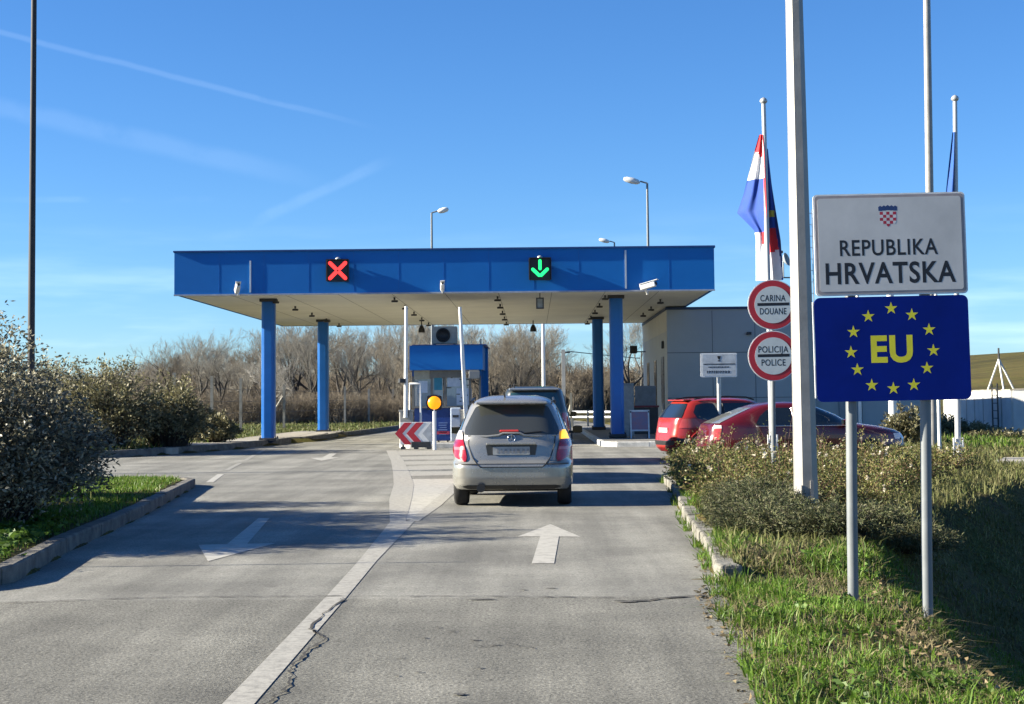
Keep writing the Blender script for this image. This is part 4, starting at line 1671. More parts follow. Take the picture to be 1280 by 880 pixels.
for sx, sy in ((1113.5, 385.5), (1139.5, 393.5), (1161, 412), (1166.5, 438), (1158.5, 460), (1142, 481), (1116.5, 485.5), (1089.5, 481.5), (1071.5, 462), (1063.5, 440.5), (1066.5, 415), (1085, 395.5)):
    q = at(sx, sy, YS)
    # undo the plate tilt so that the star lands where it is measured
    v = Mr.inverted() @ Vector((q.x - L0.x, 0, q.z - L0.z))
    vs, fs = star(v.x, v.z, 8.3 * u)
    place(MB().add(vs, fs)).build('star', M_STAR, pe)
q = at(1114.5, 435, YS)
v = Mr.inverted() @ Vector((q.x - L0.x, 0, q.z - L0.z))
mbt, w0 = text_mb('EU', 33 * u, .035)
kx = (52 * u) / w0
mbt.v = [(p[0] * kx + v.x, -.0085, p[2] + v.z) for p in mbt.v]
place(mbt).build('lettering', M_STAR, pe)

# round prohibition signs
YC = 24.6
bt_ = at(967.5, 606, YC)
rs = thing('customs_sign', 'two round red ringed signs for customs and police stacked on one post', 'sign', (bt_.x, YC, bt_.z))
M_RING = mat('sign_red', (.48, .022, .035), .45, var=.06)
M_DISC = mat('disc_white', (.60, .63, .60), .5, var=.04)
pmC = FOC / YC
tp = at(966, 352, YC)
MB().tube([(0, .05, -.2), (tp.x - bt_.x, .05, tp.z - bt_.z)], .036, 12).build('post', M_GALV2, rs)
for (px, py), l1, l2 in (((966, 381), 'CARINA', 'DOUANE'), ((966.5, 445), 'POLICIJA', 'POLICE')):
    c = at(px, py, YC)
    x_, z_ = c.x - bt_.x, c.z - bt_.z
    rr = 31.5 / pmC
    d = MB().prism(disc(rr, 48, x_, z_), -.02, .0).build('disc', M_WHITE, rs)
    MB().prism(disc(rr * .965, 48, x_, z_), -.0225, -.0202).build('red_ring', M_RING, d)
    MB().prism(disc(rr * .735, 48, x_, z_), -.0250, -.0226).build('face', M_DISC, d)
    MB().prism([(x_ - .62 * rr, z_ - .045 * rr), (x_ + .64 * rr, z_ - .03 * rr), (x_ + .64 * rr, z_ + .085 * rr), (x_ - .62 * rr, z_ + .07 * rr)], -.0258, -.0251).build('bar', M_TXT, d)
    for s, dz, ww in ((l1, .27, 1.0 if l1 == 'CARINA' else 1.18), (l2, -.25, 1.05 if l2 == 'DOUANE' else .95)):
        text_obj('lettering', s, .26 * rr, M_TXT, d, (x_, -.0255, z_ + dz * rr), .012, width=ww * rr)

# small white sign
YM = 39.0
b0 = at(900, 582, YM)
ms = thing('notice_sign', 'small white rectangular sign with an emblem and lines of text on a thin post', 'sign', (b0.x, YM, .1))
c = at(898.3, 456.3, YM)
pmM = FOC / YM
w_, h_ = 45.5 / pmM, 30 / pmM
x_, z_ = c.x - b0.x, c.z - .1
tp = at(898.5, 444, YM)
MB().tube([(0, .05, 0), (tp.x - b0.x, .05, tp.z - .1)], .05, 10).build('post', M_GALV, ms)
pb = MB().prism(rounded_rect(w_, h_, .03, cx=x_, cz=z_), -.02, .0).build('panel', M_WHITE, ms)
MB().prism(rounded_rect(w_ - .07, h_ - .06, .02, cx=x_ + .01, cz=z_), -.0235, -.0202).build('face', mat('notice_white', (.50, .53, .55), .5), pb)
MB().prism([(x_ - .37, z_ + .012), (x_ + .39, z_ + .012), (x_ + .39, z_ + .034), (x_ - .37, z_ + .034)], -.026, -.0236).build('rule', M_TXT, pb)
em = MB().prism([(x_ - .03, z_ + .22), (x_ + .05, z_ + .22), (x_ + .045, z_ + .17), (x_ + .01, z_ + .12), (x_ - .025, z_ + .17)], -.026, -.0236)
em.prism([(x_ - .02, z_ + .115), (x_ + .04, z_ + .115), (x_ + .04, z_ + .09), (x_ - .02, z_ + .09)], -.026, -.0236)
em.build('emblem', M_TXT, pb)
# lines too small to read in the photograph: short dark strokes
r_ = random.Random(3)
tl = MB()
xx = x_ - .25
while xx < x_ + .25:
    wd = r_.uniform(.015, .03)
    tl.prism([(xx, z_ - .065), (xx + wd, z_ - .065), (xx + wd, z_ - .035), (xx, z_ - .035)], -.026, -.0236)
    xx += wd + .012
xx = x_ - .29
while xx < x_ + .28:
    wd = r_.uniform(.03, .055)
    tl.prism([(xx, z_ - .20), (xx + wd * .35, z_ - .20), (xx + wd * .35, z_ - .135), (xx, z_ - .135)], -.026, -.0236)
    tl.prism([(xx + wd * .5, z_ - (.20 if r_.random() < .5 else .17)), (xx + wd * .85, z_ - .19), (xx + wd * .85, z_ - .14), (xx + wd * .5, z_ - .145)], -.026, -.0236)
    xx += wd + .014
tl.build('print', M_TXT, pb)

# ------------------------------------------------------------------ poles and flags
M_LPOLE = mat('zinc_mast', (.29, .28, .26), .5, metal=.15, var=.12, scale=3, bump=.05)
b0 = at(1008, 640, 18.3)
zb = b0.z
lp = thing('lamp_pole', 'thick tapered octagonal light pole standing beside the round signs', 'lamp pole', (b0.x, 18.3, zb))
prof = [(.150, -.2), (.142, .0), (.137, .5), (.101, 6.0), (.07, 11.0)]
mb = MB()
tilt = (at(992.5, 0, 18.3).x - b0.x) / (at(992.5, 0, 18.3).z - zb)
n = 8
vs, fs = [], []
for r, h in prof:
    for k in range(n):
        a = 2 * math.pi * (k + .5) / n
        vs.append((r * math.cos(a) + tilt * h, r * math.sin(a), h))
for i in range(len(prof) - 1):
    for k in range(n):
        fs.append((i * n + k, i * n + (k + 1) % n, (i + 1) * n + (k + 1) % n, (i + 1) * n + k))
mb.add(vs, fs)
mb.build('shaft', M_LPOLE, lp)
# raised frame of the service door and seam at its foot
MB().box((.045, -.138, .18), (.035, .03, .36)).box((-.07, -.14, .18), (.012, .03, .26)).build('door_frame', M_LPOLE, lp)
MB().tube([(tilt * 10.9, 0, 10.9), (-.8, -.1, 11.5), (-1.6, -.2, 11.6)], .05, 8).build('arm', M_LPOLE, lp)
MB().box((-1.9, -.22, 11.6), (.7, .26, .12), bev=.05).build('lamp_head', M_LPOLE, lp)

b0 = at(38, 560, 34.0)
tp0 = at(42.5, 0, 34.0)
t = thing('wooden_pole', 'tall thin dark pole rising behind the left bush', 'pole', (b0.x, 34.0, .1))
zt = (tp0.z - .1)
MB().tube([(0, 0, 0), ((tp0.x - b0.x), 0, zt), ((tp0.x - b0.x) * 1.1, 0, zt * 1.1)], [.085, .060, .055], 10).build('shaft', mat('dark_pole', (.035, .034, .038), .7, var=.2), t)

b0 = at(1166.5, 563, 43.5)
t = thing('lamp_pole', 'slender light pole rising behind the middle of the big sign', 'lamp pole', (b0.x, 43.5, .0))
tp0 = at(1158.5, 0, 43.5)
MB().tube([(0, 0, 0), ((tp0.x - b0.x), 0, tp0.z), ((tp0.x - b0.x) * 1.15, 0, tp0.z * 1.15)], [.125, .10, .09], 12).build('shaft', M_LPOLE, t)
MB().box((0, 0, .04), (.5, .5, .08)).build('base_plate', M_CONC, t)
for px, py, Y, r0, top, lab in ((1175, 574, 40.0, .045, 300, 'very thin white pole beside the right flagpole'), (1076, 560, 55.0, .06, 330, 'thin white pole behind the maroon car near the left sign post')):
    b0 = at(px, py, Y)
    t = thing('steel_pole', lab, 'pole', (b0.x, Y, -.1))
    zt = at(px, top, Y).z + .1
    MB().tube([(0, 0, 0), (0, 0, zt)], [r0, r0 * .9], 8).build('shaft', M_WHITE, t)
    MB().lathe([(r0, 0), (r0 * .6, r0), (0, r0 * 1.2)], 8, (0, 0, zt)).build('pole_cap', M_GALV, t)
b0 = at(1117, 552, 50.0)
t = thing('white_pole', 'stout white pole with a flared foot behind the nose of the maroon car', 'pole', (b0.x, 50.0, -.05))
zt = at(1117, 320, 50).z
MB().tube([(0, 0, 0), (0, 0, .35), (0, 0, .75), (0, 0, 1.0), (0, 0, zt)], [.24, .21, .145, .135, .11], 14).build('shaft', M_WHITE, t)

YF = 33.0
M_FPOLE = mat('flagpole_white', (.45, .46, .47), .35, var=.05)


def flagpole(pb, pt, Y, label, r=.062):
    b0, tp0 = at(*pb, Y), at(*pt, Y)
    t = thing('flagpole', label, 'flagpole', (b0.x, Y, b0.z))
    dx, dz = tp0.x - b0.x, tp0.z - b0.z
    MB().tube([(0, 0, .3), (dx, 0, dz)], [r, r * .72], 14).build('shaft', M_FPOLE, t)
    MB().tube([(dx, 0, dz), (dx, 0, dz + .02), (dx, 0, dz + .06), (dx, 0, dz + .11), (dx, 0, dz + .14)], [.03, .06, .085, .06, .01], 14).build('finial', M_GALV, t)
    fb = MB().tube([(0, 0, 0), (0, 0, .5), (0, 0, .62)], [.10, .10, .07], 12)
    fb.box((-.09, -.06, .35), (.03, .05, .7)).box((.09, -.06, .35), (.03, .05, .7))
    fb.build('hinge_base', M_WHITE, t)
    MB().box((0, 0, -.02), (.7, .6, .14), bev=.02).build('footing', M_CONC, t)
    return t


fl = flagpole((966, 586), (954.5, 130), YF, 'left flagpole with a red white and blue flag, behind the round signs')
fr_ = flagpole((1198, 590), (1193.8, 127), YF, 'right flagpole rising behind the right edge of the big sign')

M_FRED = mat('flag_red', (.52, .02, .03), .8, var=.05)
M_FWHITE = mat('flag_white', (.62, .63, .66), .8, var=.05)
M_FBLUE = mat('flag_blue', (.012, .055, .30), .8, var=.08)
M_FGOLD = mat('flag_gold', (.55, .42, .05), .8)
M_FDARK = mat('flag_deep_blue', (.01, .03, .16), .8)


def cloth(rows, Y, pick, ncol=22, folds=3.2, amp=.10, name='flag', label='', mats=(), group=None, slope=0.0):
    """draped cloth from traced left and right hems: rows of (py, px_left, px_right)"""
    pys = [r[0] for r in rows]
    c0 = at(rows[0][2], rows[0][0], Y)
    root_loc = Vector((c0.x, Y, c0.z))
    V, F, MI = [], [], []
    nr = 60
    for i in range(nr + 1):
        py = pys[0] + (pys[-1] - pys[0]) * i / nr
        l_ = np.interp(py, pys, [r[1] for r in rows])
        r__ = np.interp(py, pys, [r[2] for r in rows])
        for j in range(ncol + 1):
            u_ = j / ncol
            p = at(l_ + (r__ - l_) * u_, py, Y)
            dy = math.sin(u_ * math.pi * folds + i * .05) * amp * (.4 + .6 * math.sin(math.pi * min(1, i / nr + .15)))
            V.append((p.x - root_loc.x, dy + slope * (1 - u_) * abs(at(r__, py, Y).x - at(l_, py, Y).x), p.z - root_loc.z))
    for i in range(nr):
        for j in range(ncol):
            a = i * (ncol + 1) + j
            F.append((a, a + ncol + 1, a + ncol + 2, a + 1))
            MI.append(pick((j + .5) / ncol, pys[0] + (pys[-1] - pys[0]) * (i + .5) / nr))
    me = bpy.data.meshes.new(name)
    me.from_pydata(V, [], F)
    for m in mats:
        me.materials.append(m)
    me.polygons.foreach_set('material_index', MI)
    me.polygons.foreach_set('use_smooth', [True] * len(F))
    me.update()
    return me, root_loc


def pick_l(u_, py):
    if py < 186 + u_ * 12:
        return 0
    if py < 222 + (1 - u_) * 2:
        return 1 if u_ < .95 else 0
    if py < 288:
        return 2 if u_ < .93 else 0
    if py < 306 and u_ > .5:
        return 0
    return 1


def pick_r(u_, py):
    if u_ > .86 + .08 * math.sin(py * .06):
        return 4 if py < 345 else 2
    if py < 262:
        return 2
    if py < 270:
        return 3
    if py < 284:
        return 2
    if py < 318 - u_ * 8:
        return 0
    return 1


fm = [M_FRED, M_FWHITE, M_FBLUE, M_FGOLD, M_FDARK]
me1, rl1 = cloth([(168, 949.5, 953), (190, 944, 955), (222, 937, 956), (240, 933, 957), (262, 926, 958), (272, 934, 958), (286, 945, 959), (296, 947, 960), (350, 947, 961)], YF - .02, pick_l, mats=fm, amp=.05, slope=1.1)
me2, rl2 = cloth([(186, 956, 960), (230, 957, 965), (262, 958, 970), (300, 959, 976), (330, 960, 978), (350, 960, 979)], YF + .10, pick_r, mats=fm, amp=.05, folds=2.2, slope=.9)
fg = thing('flag', 'limp red white and blue flag hanging from the left flagpole', 'flag', rl1)
o1 = link('cloth', me1, fg)
o2 = link('cloth', me2, fg, rl2 - rl1)
me3, rl3 = cloth([(165, 1190.5, 1193), (200, 1187, 1194), (237, 1183.5, 1195), (300, 1182, 1196), (340, 1186, 1197)], YF - .02, lambda u_, py: 2, mats=[M_FRED, M_FWHITE, mat('flag_royal_blue', (.01, .075, .30), .8)], amp=.06, folds=2)
o3 = link('flag', me3, None, rl3)
tag(o3, 'narrow hanging blue flag half hidden by the big sign', 'flag')

# ------------------------------------------------------------------ cars
M_TYRE = mat('tyre_rubber', (.018, .018, .019), .85, var=.2)
M_RIM = mat('alloy_rim', (.42, .43, .44), .35, metal=.7, var=.1)
M_GLASS = glass_mat('car_glass', (.012, .016, .017), .03)
M_LINER = mat('wheel_well', (.008, .008, .008), .9)
M_TAILR = mat('tail_red', (.30, .008, .012), .18, coat=.8, var=.15, scale=20)
M_TAILC = mat('tail_clear', (.62, .56, .52), .15, coat=.8)
M_TRIM = mat('car_black_trim', (.014, .014, .015), .5)
M_PLATE = mat('plate_white', (.62, .62, .60), .5)
M_CHROME = mat('chrome', (.7, .7, .72), .12, metal=1.0, var=.02)


def paint(name, col, metal=0.0, rough=.32):
    return mat(name, col, rough, metal=metal, var=.04, scale=2, coat=.5)


class Car:
    """stack of horizontal rounded outlines; keys: z, half width, rear y, front y, corner exponents"""

    def __init__(self, keys, nz=80):
        K = np.array(keys, float)
        self.z0, self.z1 = K[0, 0], K[-1, 0]
        zf = np.linspace(self.z0, self.z1, 400)
        cols = []
        for c in range(1, 6):
            v = np.interp(zf, K[:, 0], K[:, c])
            ker = np.hanning(13)
            ker /= ker.sum()
            vp = np.concatenate([np.full(6, v[0]), v, np.full(6, v[-1])])
            cols.append(np.convolve(vp, ker, 'valid'))
        self.zf, self.cols = zf, cols

    def par(self, z):
        return [float(np.interp(z, self.zf, c)) for c in self.cols]

    def ring(self, z, n=72):
        w, yr, yf, nr_, nf = self.par(z)
        yc, hl = (yr + yf) / 2, (yf - yr) / 2
        out = []
        for k in range(n):
            t = 2 * math.pi * k / n
            # spread samples evenly along the sides and into the corners
            c, s = math.cos(t), math.sin(t)
            m = max(abs(c), abs(s))
            c, s = c / m, s / m
            c, s = math.copysign(abs(c) ** .8, c), math.copysign(abs(s) ** .8, s)
            e = nr_ if s < 0 else nf
            r = (abs(c) ** e + abs(s) ** e) ** (-1 / e)
            out.append((w * r * c, yc + hl * r * s, z))
        return out

    def body(self, nz=64, n=72):
        mb = MB()
        zs = np.linspace(self.z0, self.z1, nz)
        vs = []
        for z in zs:
            vs += self.ring(z, n)
        fs = []
        for i in range(nz - 1):
            for k in range(n):
                fs.append((i * n + k, i * n + (k + 1) % n, (i + 1) * n + (k + 1) % n, (i + 1) * n + k))
        mb.add(vs, fs, 0, True)
        mb.add([], [])
        mb.f.append(list(range(n))[::-1])
        mb.mi.append(0)
        mb.sm.append(False)
        mb.f.append(list(range((nz - 1) * n, nz * n)))
        mb.mi.append(0)
        mb.sm.append(True)
        return mb

    def rear(self, x, z):
        w, yr, yf, nr_, nf = self.par(z)
        yc, hl = (yr + yf) / 2, (yf - yr) / 2
        t = min(.9999, abs(x / w))
        return yc - hl * (1 - t ** nr_) ** (1 / nr_)

    def front(self, x, z):
        w, yr, yf, nr_, nf = self.par(z)
        yc, hl = (yr + yf) / 2, (yf - yr) / 2
        t = min(.9999, abs(x / w))
        return yc + hl * (1 - t ** nf) ** (1 / nf)

    def side(self, y, z):
        w, yr, yf, nr_, nf = self.par(z)
        yc, hl = (yr + yf) / 2, (yf - yr) / 2
        e = nr_ if y < yc else nf
        t = min(.9999, abs((y - yc) / hl))
        return w * (1 - t ** e) ** (1 / e)

    def patch(self, where, outline, off=.004, n=26, sgn=1, thick=.012):
        """skin patch on the body: outline = list of (z, a, b): range of x (rear/front) or y (side) at height z"""
        zz = [o[0] for o in outline]
        mb = MB()
        m = max(8, int((zz[-1] - zz[0]) / .025))
        vs = []
        for i in range(m + 1):
            z = zz[0] + (zz[-1] - zz[0]) * i / m
            a = np.interp(z, zz, [o[1] for o in outline])
            b = np.interp(z, zz, [o[2] for o in outline])
            for j in range(n + 1):
                t = a + (b - a) * j / n
                if where == 'side':
                    vs.append((sgn * (self.side(t, z) + off), t, z))
                elif where == 'rear':
                    w = self.par(z)[0]
                    vs.append((t * (1 + off / w * (abs(t) / w) ** 4), self.rear(t, z) - off, z + (off * .6 if self.par(z + .02)[1] > self.par(z)[1] + .012 else 0)))
                else:
                    vs.append((t, self.front(t, z) + off, z))
        fs = []
        for i in range(m):
            for j in range(n):
                a = i * (n + 1) + j
                q = (a, a + 1, a + n + 2, a + n + 1)
                flip = (where == 'front') or (where == 'side' and sgn < 0)
                fs.append(q[::-1] if flip else q)
        mb.add(vs, fs, 0, True)
        return mb


def cut_arches(obj, car, wheels, r, depth=.32):
    """cut wheel arches out of a body mesh"""
    cut = MB()
    for (x, y, z) in wheels:
        s = 1 if x > 0 else -1
        cut.lathe([(0, -.02), (r, -.02), (r, depth + .3), (0, depth + .3)], 32, (s * (abs(x) + .30), y, z), Matrix.Rotation(-s * R(90), 3, 'Y'), sm=False)
    c = cut.build('cutter', M_LINER)
    md = obj.modifiers.new('b', 'BOOLEAN')
    md.operation = 'DIFFERENCE'
    md.solver = 'EXACT'
    md.object = c
    dg = bpy.context.evaluated_depsgraph_get()
    me = bpy.data.meshes.new_from_object(obj.evaluated_get(dg))
    obj.modifiers.clear()
    bpy.data.objects.remove(c)
    obj.data = me


def wheel(root, x, y, r, w=.2, spokes=5):
    s = 1 if x > 0 else -1
    M = Matrix.Rotation(s * R(90), 3, 'Y')
    t = MB().lathe([(r * .64, -w / 2), (r * .9, -w / 2), (r * .985, -w / 2 + .03), (r, 0), (r * .985, w / 2 - .03), (r * .9, w / 2), (r * .64, w / 2), (r * .62, 0), (r * .64, -w / 2)], 36, (0, 0, 0), M)
    t.v = [(v[0] + x, v[1] + y, v[2] + r) for v in t.v]
    wh = t.build('wheel', M_TYRE, root)
    rm_ = MB().lathe([(r * .63, w / 2 - .005), (r * .58, w / 2 - .01), (r * .56, w / 2 - .06), (0, w / 2 - .07)], 36, (x, y, r), M)
    rm_.lathe([(0, w / 2 - .01), (r * .16, w / 2 - .015), (r * .18, w / 2 - .06)], 16, (x, y, r), M)
    for k in range(spokes):
        a = 2 * math.pi * k / spokes
        d = Matrix.Rotation(a, 3, 'X')
        rm_.box(Vector((x + s * (w / 2 - .03), y, r)) + d @ Vector((0, 0, r * .36)), (.03, r * .17, r * .46), M=d)
    rm_.build('rim', M_RIM, wh)
    return wh


def mirror(root, car, x, y, z, m):
    s = 1 if x > 0 else -1
    b = MB().box((x, y, z), (.15, .10, .12), bev=.04)
    b.box((x - s * .11, y + .02, z - .04), (.1, .06, .04))
    mm = b.build('mirror', m, root)
    MB().box((x, y - .058, z), (.15, .006, .10)).build('mirror_glass', M_GLASS, mm)


# ---- silver hatchback, straight from behind
M_SILV = paint('silver_paint', (.31, .305, .28), metal=.45, rough=.27)
pos = at(640, 632, 22.7)
HW = .865
silver = Car([
    # z, half width, rear y, front y, rear exp, front exp
    (.245, .82, .08, 3.66, 9, 4),
    (.31, .855, .03, 3.74, 9, 4),
    (.40, .865, .0, 3.80, 9, 3.5),
    (.56, .868, .0, 3.82, 8.5, 3.2),
    (.615, .866, .015, 3.80, 8, 3.2),
    (.64, .862, .045, 3.79, 7.5, 3.2),
    (.75, .862, .065, 3.72, 7, 3.2),
    (.86, .855, .080, 3.60, 6.5, 3.2),
    (.93, .838, .095, 3.42, 5, 3.2),
    (1.00, .812, .12, 3.12, 5.2, 3.4),
    (1.06, .785, .165, 2.92, 5.4, 3.6),
    (1.20, .725, .265, 2.70, 5.6, 4),
    (1.34, .660, .365, 2.45, 5.8, 4.2),
    (1.42, .618, .415, 2.28, 5.8, 4.2),
    (1.455, .588, .405, 2.2, 5.0, 4.2),
    (1.485, .556, .46, 2.1, 4.2, 4),
    (1.515, .510, .60, 1.98, 3.6, 4),
    (1.545, .42, .80, 1.80, 3, 4),
    (1.562, .30, 1.0, 1.6, 2.6, 3)])
sc_ = thing('silver_hatchback', 'silver hatchback waiting in the right lane with its tail lights facing us', 'car', (pos.x, 22.45, 0), R(-1.2))
bd_ = silver.body().build('body', M_SILV, sc_)
wl4 = [(.735, .62, .315), (-.735, .62, .315), (.735, 3.15, .315), (-.735, 3.15, .315)]
cut_arches(bd_, silver, wl4, .36)
for x_, y_, _ in wl4:
    wheel(sc_, x_, y_, .312, .20)
MB().box((0, 1.9, .36), (1.3, 3.2, .30)).box((0, .62, .30), (1.4, .12, .12)).build('underbody', M_LINER, sc_)
tg = silver.patch('rear', [(.565, -.44, .44), (.60, -.475, .475), (.70, -.54, .54), (.85, -.59, .59), (1.0, -.605, .605)], off=.010).build('tailgate', M_SILV, sc_)
sm_ = MB()
for sg_ in (-1, 1):
    ln = []
    for z_, x_ in ((.565, .44), (.60, .48), (.70, .55), (.85, .602), (.99, .618)):
        ln.append((sg_ * x_, silver.rear(x_, z_) - .012, z_))
    sm_.tube(ln, .007, 5)
sm_.tube([(x_, silver.rear(x_, .56) - .008, .558) for x_ in np.linspace(-.44, .44, 14)], .007, 5)
sm_.build('tailgate_gap', M_TRIM, tg)
rw = silver.patch('rear', [(1.0, -.655, .655), (1.03, -.665, .665), (1.10, -.655, .655), (1.25, -.585, .585), (1.36, -.53, .53), (1.405, -.50, .50), (1.425, -.44, .44)], off=.012)
rw.build('rear_window', glass_mat('rear_glass', (.04, .043, .039), .14), sc_)
# lower edge of the glass dips towards the badge: silver lip over it
MB().tube([(-.62, silver.rear(.62, .995) - .012, .995), (-.35, silver.rear(.35, .99) - .018, .985), (-.18, silver.rear(.18, .995) - .02, 1.0), (-.12, silver.rear(.12, 1.01) - .03, 1.03), (.12, silver.rear(.12, 1.01) - .03, 1.03), (.18, silver.rear(.18, .995) - .02, 1.0), (.35, silver.rear(.35, .99) - .018, .985), (.62, silver.rear(.62, .995) - .012, .995)], .016, 8).build('window_lip', M_SILV, tg)
sp_ = MB().box((0, silver.rear(0, 1.42) - .05, 1.452), (1.02, .22, .035), bev=.015)
sp_.build('spoiler', M_SILV, sc_)
MB().box((-.03, silver.rear(0, 1.055) - .035, 1.062), (.27, .05, .028), bev=.012).build('high_brake_light', lamp_mat('brake_red', (.75, .06, .06), .05), sc_)
wp = MB().tube([(.0, silver.rear(0, 1.02) - .03, 1.015), (.1, silver.rear(.1, 1.03) - .035, 1.02), (.42, silver.rear(.42, 1.06) - .03, 1.05)], .012, 6)
wp.build('wiper', M_TRIM, sc_)
for sg_ in (-1, 1):
    def rng(z, a, b):
        return (z, a, b) if sg_ > 0 else (z, -b, -a)
    red = silver.patch('rear', [rng(.64, .64, .68), rng(.70, .625, .80), rng(.80, .645, .84), rng(.92, .675, .82), rng(.955, .69, .80)], off=.018, n=14)
    tl_ = red.build('tail_light', M_TAILR, sc_)
    up = silver.patch('rear', [rng(.94, .685, .80), rng(1.0, .69, .775), rng(1.06, .70, .745)], off=.019, n=10)
    if sg_ > 0:
        up.build('indicator', lamp_mat('lit_indicator', (1.0, .50, .02), .5), tl_)
    else:
        up.build('indicator', M_TAILC, tl_)
    md_ = silver.patch('rear', [rng(.80, .655, .81), rng(.84, .66, .81)], off=.021, n=8)
    md_.build('reversing_lens', mat('tail_pink', (.45, .12, .12), .2, coat=.7), tl_)
pr_ = MB()
yv = silver.rear(0, .8)
pr_.prism([(-.335, .72), (.335, .72), (.36, .865), (-.36, .865)], yv - .022, yv - .010)
pr_.build('plate_recess', mat('recess_grey', (.05, .052, .05), .5), sc_)
MB().box((0, yv - .03, .882), (.70, .05, .03), bev=.01).build('grip_strip', M_SILV, sc_)
npl = MB().prism(rounded_rect(.52, .112, .012, cx=0, cz=.785), yv - .034, yv - .024).build('number_plate', mat('grey_plate', (.36, .37, .36), .6), sc_)  # plate colour greyer than the plain white plate
# characters are unreadable in the photograph: soft grey marks only
nm = MB()
r_ = random.Random(4)
xx = -.21
while xx < .22:
    wd = r_.uniform(.03, .05)
    nm.prism([(xx, .755 + r_.uniform(0, .01)), (xx + wd * .45, .757), (xx + wd, .76), (xx + wd * .9, .81), (xx + wd * .3, .815)], yv - .0365, yv - .0345)
    xx += wd + r_.uniform(.012, .03)
nm.build('plate_marks', mat('plate_mark_grey', (.25, .25, .25), .6), npl)
bg_ = MB()
yb = silver.rear(0, .955) - .018
for k in range(3):
    a = math.pi / 2 + k * 2 * math.pi / 3
    bg_.tube([(0, yb, .955), (.046 * math.cos(a), yb, .955 + .046 * math.sin(a))], .007, 5)
bg_.tube([(.052 * math.cos(2 * math.pi * k / 20), yb, .955 + .052 * math.sin(2 * math.pi * k / 20)) for k in range(21)], .007, 5)
bg_.build('badge', M_CHROME, sc_)
# bumper crease, seam to the sides and lower valance
bc = MB().tube([(x_, silver.rear(x_, .60) - .006, .602) for x_ in np.linspace(-.80, .80, 24)], .008, 5)
bc.build('bumper_seam', mat('seam_shadow', (.06, .06, .06), .6), sc_)
va = silver.patch('rear', [(.25, -.60, .60), (.285, -.70, .70), (.305, -.62, .62)], off=.006)
va.build('valance', M_TRIM, sc_)
MB().tube([(-.43, .02, .27), (-.43, .5, .27)], .055, 14).tube([(-.43, -.01, .27), (-.43, .03, .27)], .06, 14).build('exhaust', M_TRIM, sc_)
for sg_ in (-1, 1):
    silver.patch('side', [(1.0, .45, 2.85), (1.06, .42, 2.72), (1.25, .55, 2.42), (1.38, .70, 2.15)], off=.005, sgn=sg_).build('side_window', M_GLASS, sc_)
    MB().tube([(sg_ * .60, .62, 1.475), (sg_ * .585, 1.2, 1.52), (sg_ * .60, 2.1, 1.45)], .018, 6).build('roof_rail', M_TRIM, sc_)
    mirror(sc_, silver, sg_ * .945, 2.62, 1.03, M_TRIM if sg_ > 0 else M_SILV)
    MB().box((sg_ * .862, 1.55, .88), (.03, .2, .03), bev=.01).build('door_handle', M_SILV, sc_)
    silver.patch('front', [(.58, *( (.45, .72) if sg_ > 0 else (-.72, -.45))), (.72, *((.48, .70) if sg_ > 0 else (-.70, -.48)))], off=.006, n=8).build('headlight', M_TAILC, sc_)
silver.patch('front', [(1.0, -.66, .66), (1.2, -.6, .6), (1.38, -.52, .52)], off=.005).build('windscreen', M_GLASS, sc_)
MB().tube([(-.11, .75, 1.53), (-.12, .62, 1.60)], .012, 6).build('aerial', M_TRIM, sc_)

# ---- dark off-roader ahead of it
M_SUVP = paint('dark_green_paint', (.025, .032, .030), rough=.3)
suv = Car([
    (.35, .74, .05, 4.2, 6, 5), (.45, .84, .0, 4.35, 6, 5), (.75, .87, .0, 4.4, 6, 5), (.98, .85, .03, 4.35, 6, 5), (1.06, .82, .06, 3.2, 6, 5),
    (1.2, .78, .10, 3.05, 7, 5), (1.5, .70, .20, 2.75, 7, 5), (1.62, .66, .24, 2.6, 7, 5), (1.68, .63, .28, 2.5, 6, 5), (1.725, .55, .45, 2.3, 5, 4), (1.74, .42, .7, 2.1, 4, 4)])
sv = thing('offroad_car', 'dark off-road car waiting ahead of the silver hatchback, roof and rear window showing', 'car', (at(667.5, 500, 36.4).x, 36.4, 0))
sv.scale = (1, .95, 1.035)
ob = suv.body(40, 56).build('body', M_SUVP, sv)
w4 = [(.76, .8, .36), (-.76, .8, .36), (.76, 3.45, .36), (-.76, 3.45, .36)]
cut_arches(ob, suv, w4, .42)
for x_, y_, _ in w4:
    wheel(sv, x_, y_, .36, .23)
suv.patch('rear', [(1.10, -.62, .62), (1.4, -.58, .58), (1.60, -.52, .52)], off=.008).build('rear_window', glass_mat('tinted_teal_glass', (.02, .055, .065), .05), sv)
MB().box((0, suv.rear(0, 1.66) - .05, 1.675), (1.14, .16, .05), bev=.02).build('roof_edge', mat('silver_roof_edge', (.30, .33, .36), .35, metal=.4), sv)
for sg_ in (-1, 1):
    suv.patch('side', [(1.08, .35, 3.0), (1.3, .4, 2.85), (1.55, .5, 2.6)], off=.005, sgn=sg_).build('side_window', M_GLASS, sv)
    suv.patch('rear', [(.85, *((.62, .80) if sg_ > 0 else (-.80, -.62))), (1.15, *((.64, .76) if sg_ > 0 else (-.76, -.64)))], off=.01, n=8).build('tail_light', M_TAILR, sv)
    MB().tube([(sg_ * .56, .6, 1.76), (sg_ * .56, 2.2, 1.76)], .02, 6).build('roof_rail', M_DARK, sv)
    mirror(sv, suv, sg_ * .96, 2.85, 1.1, M_TRIM)
MB().lathe([(0, -.1), (.3, -.1), (.34, -.05), (.34, .05), (.3, .1), (0, .1)], 24, (0.0, -.12, .85), Matrix.Rotation(R(90), 3, 'X')).build('spare_wheel', M_TYRE, sv)
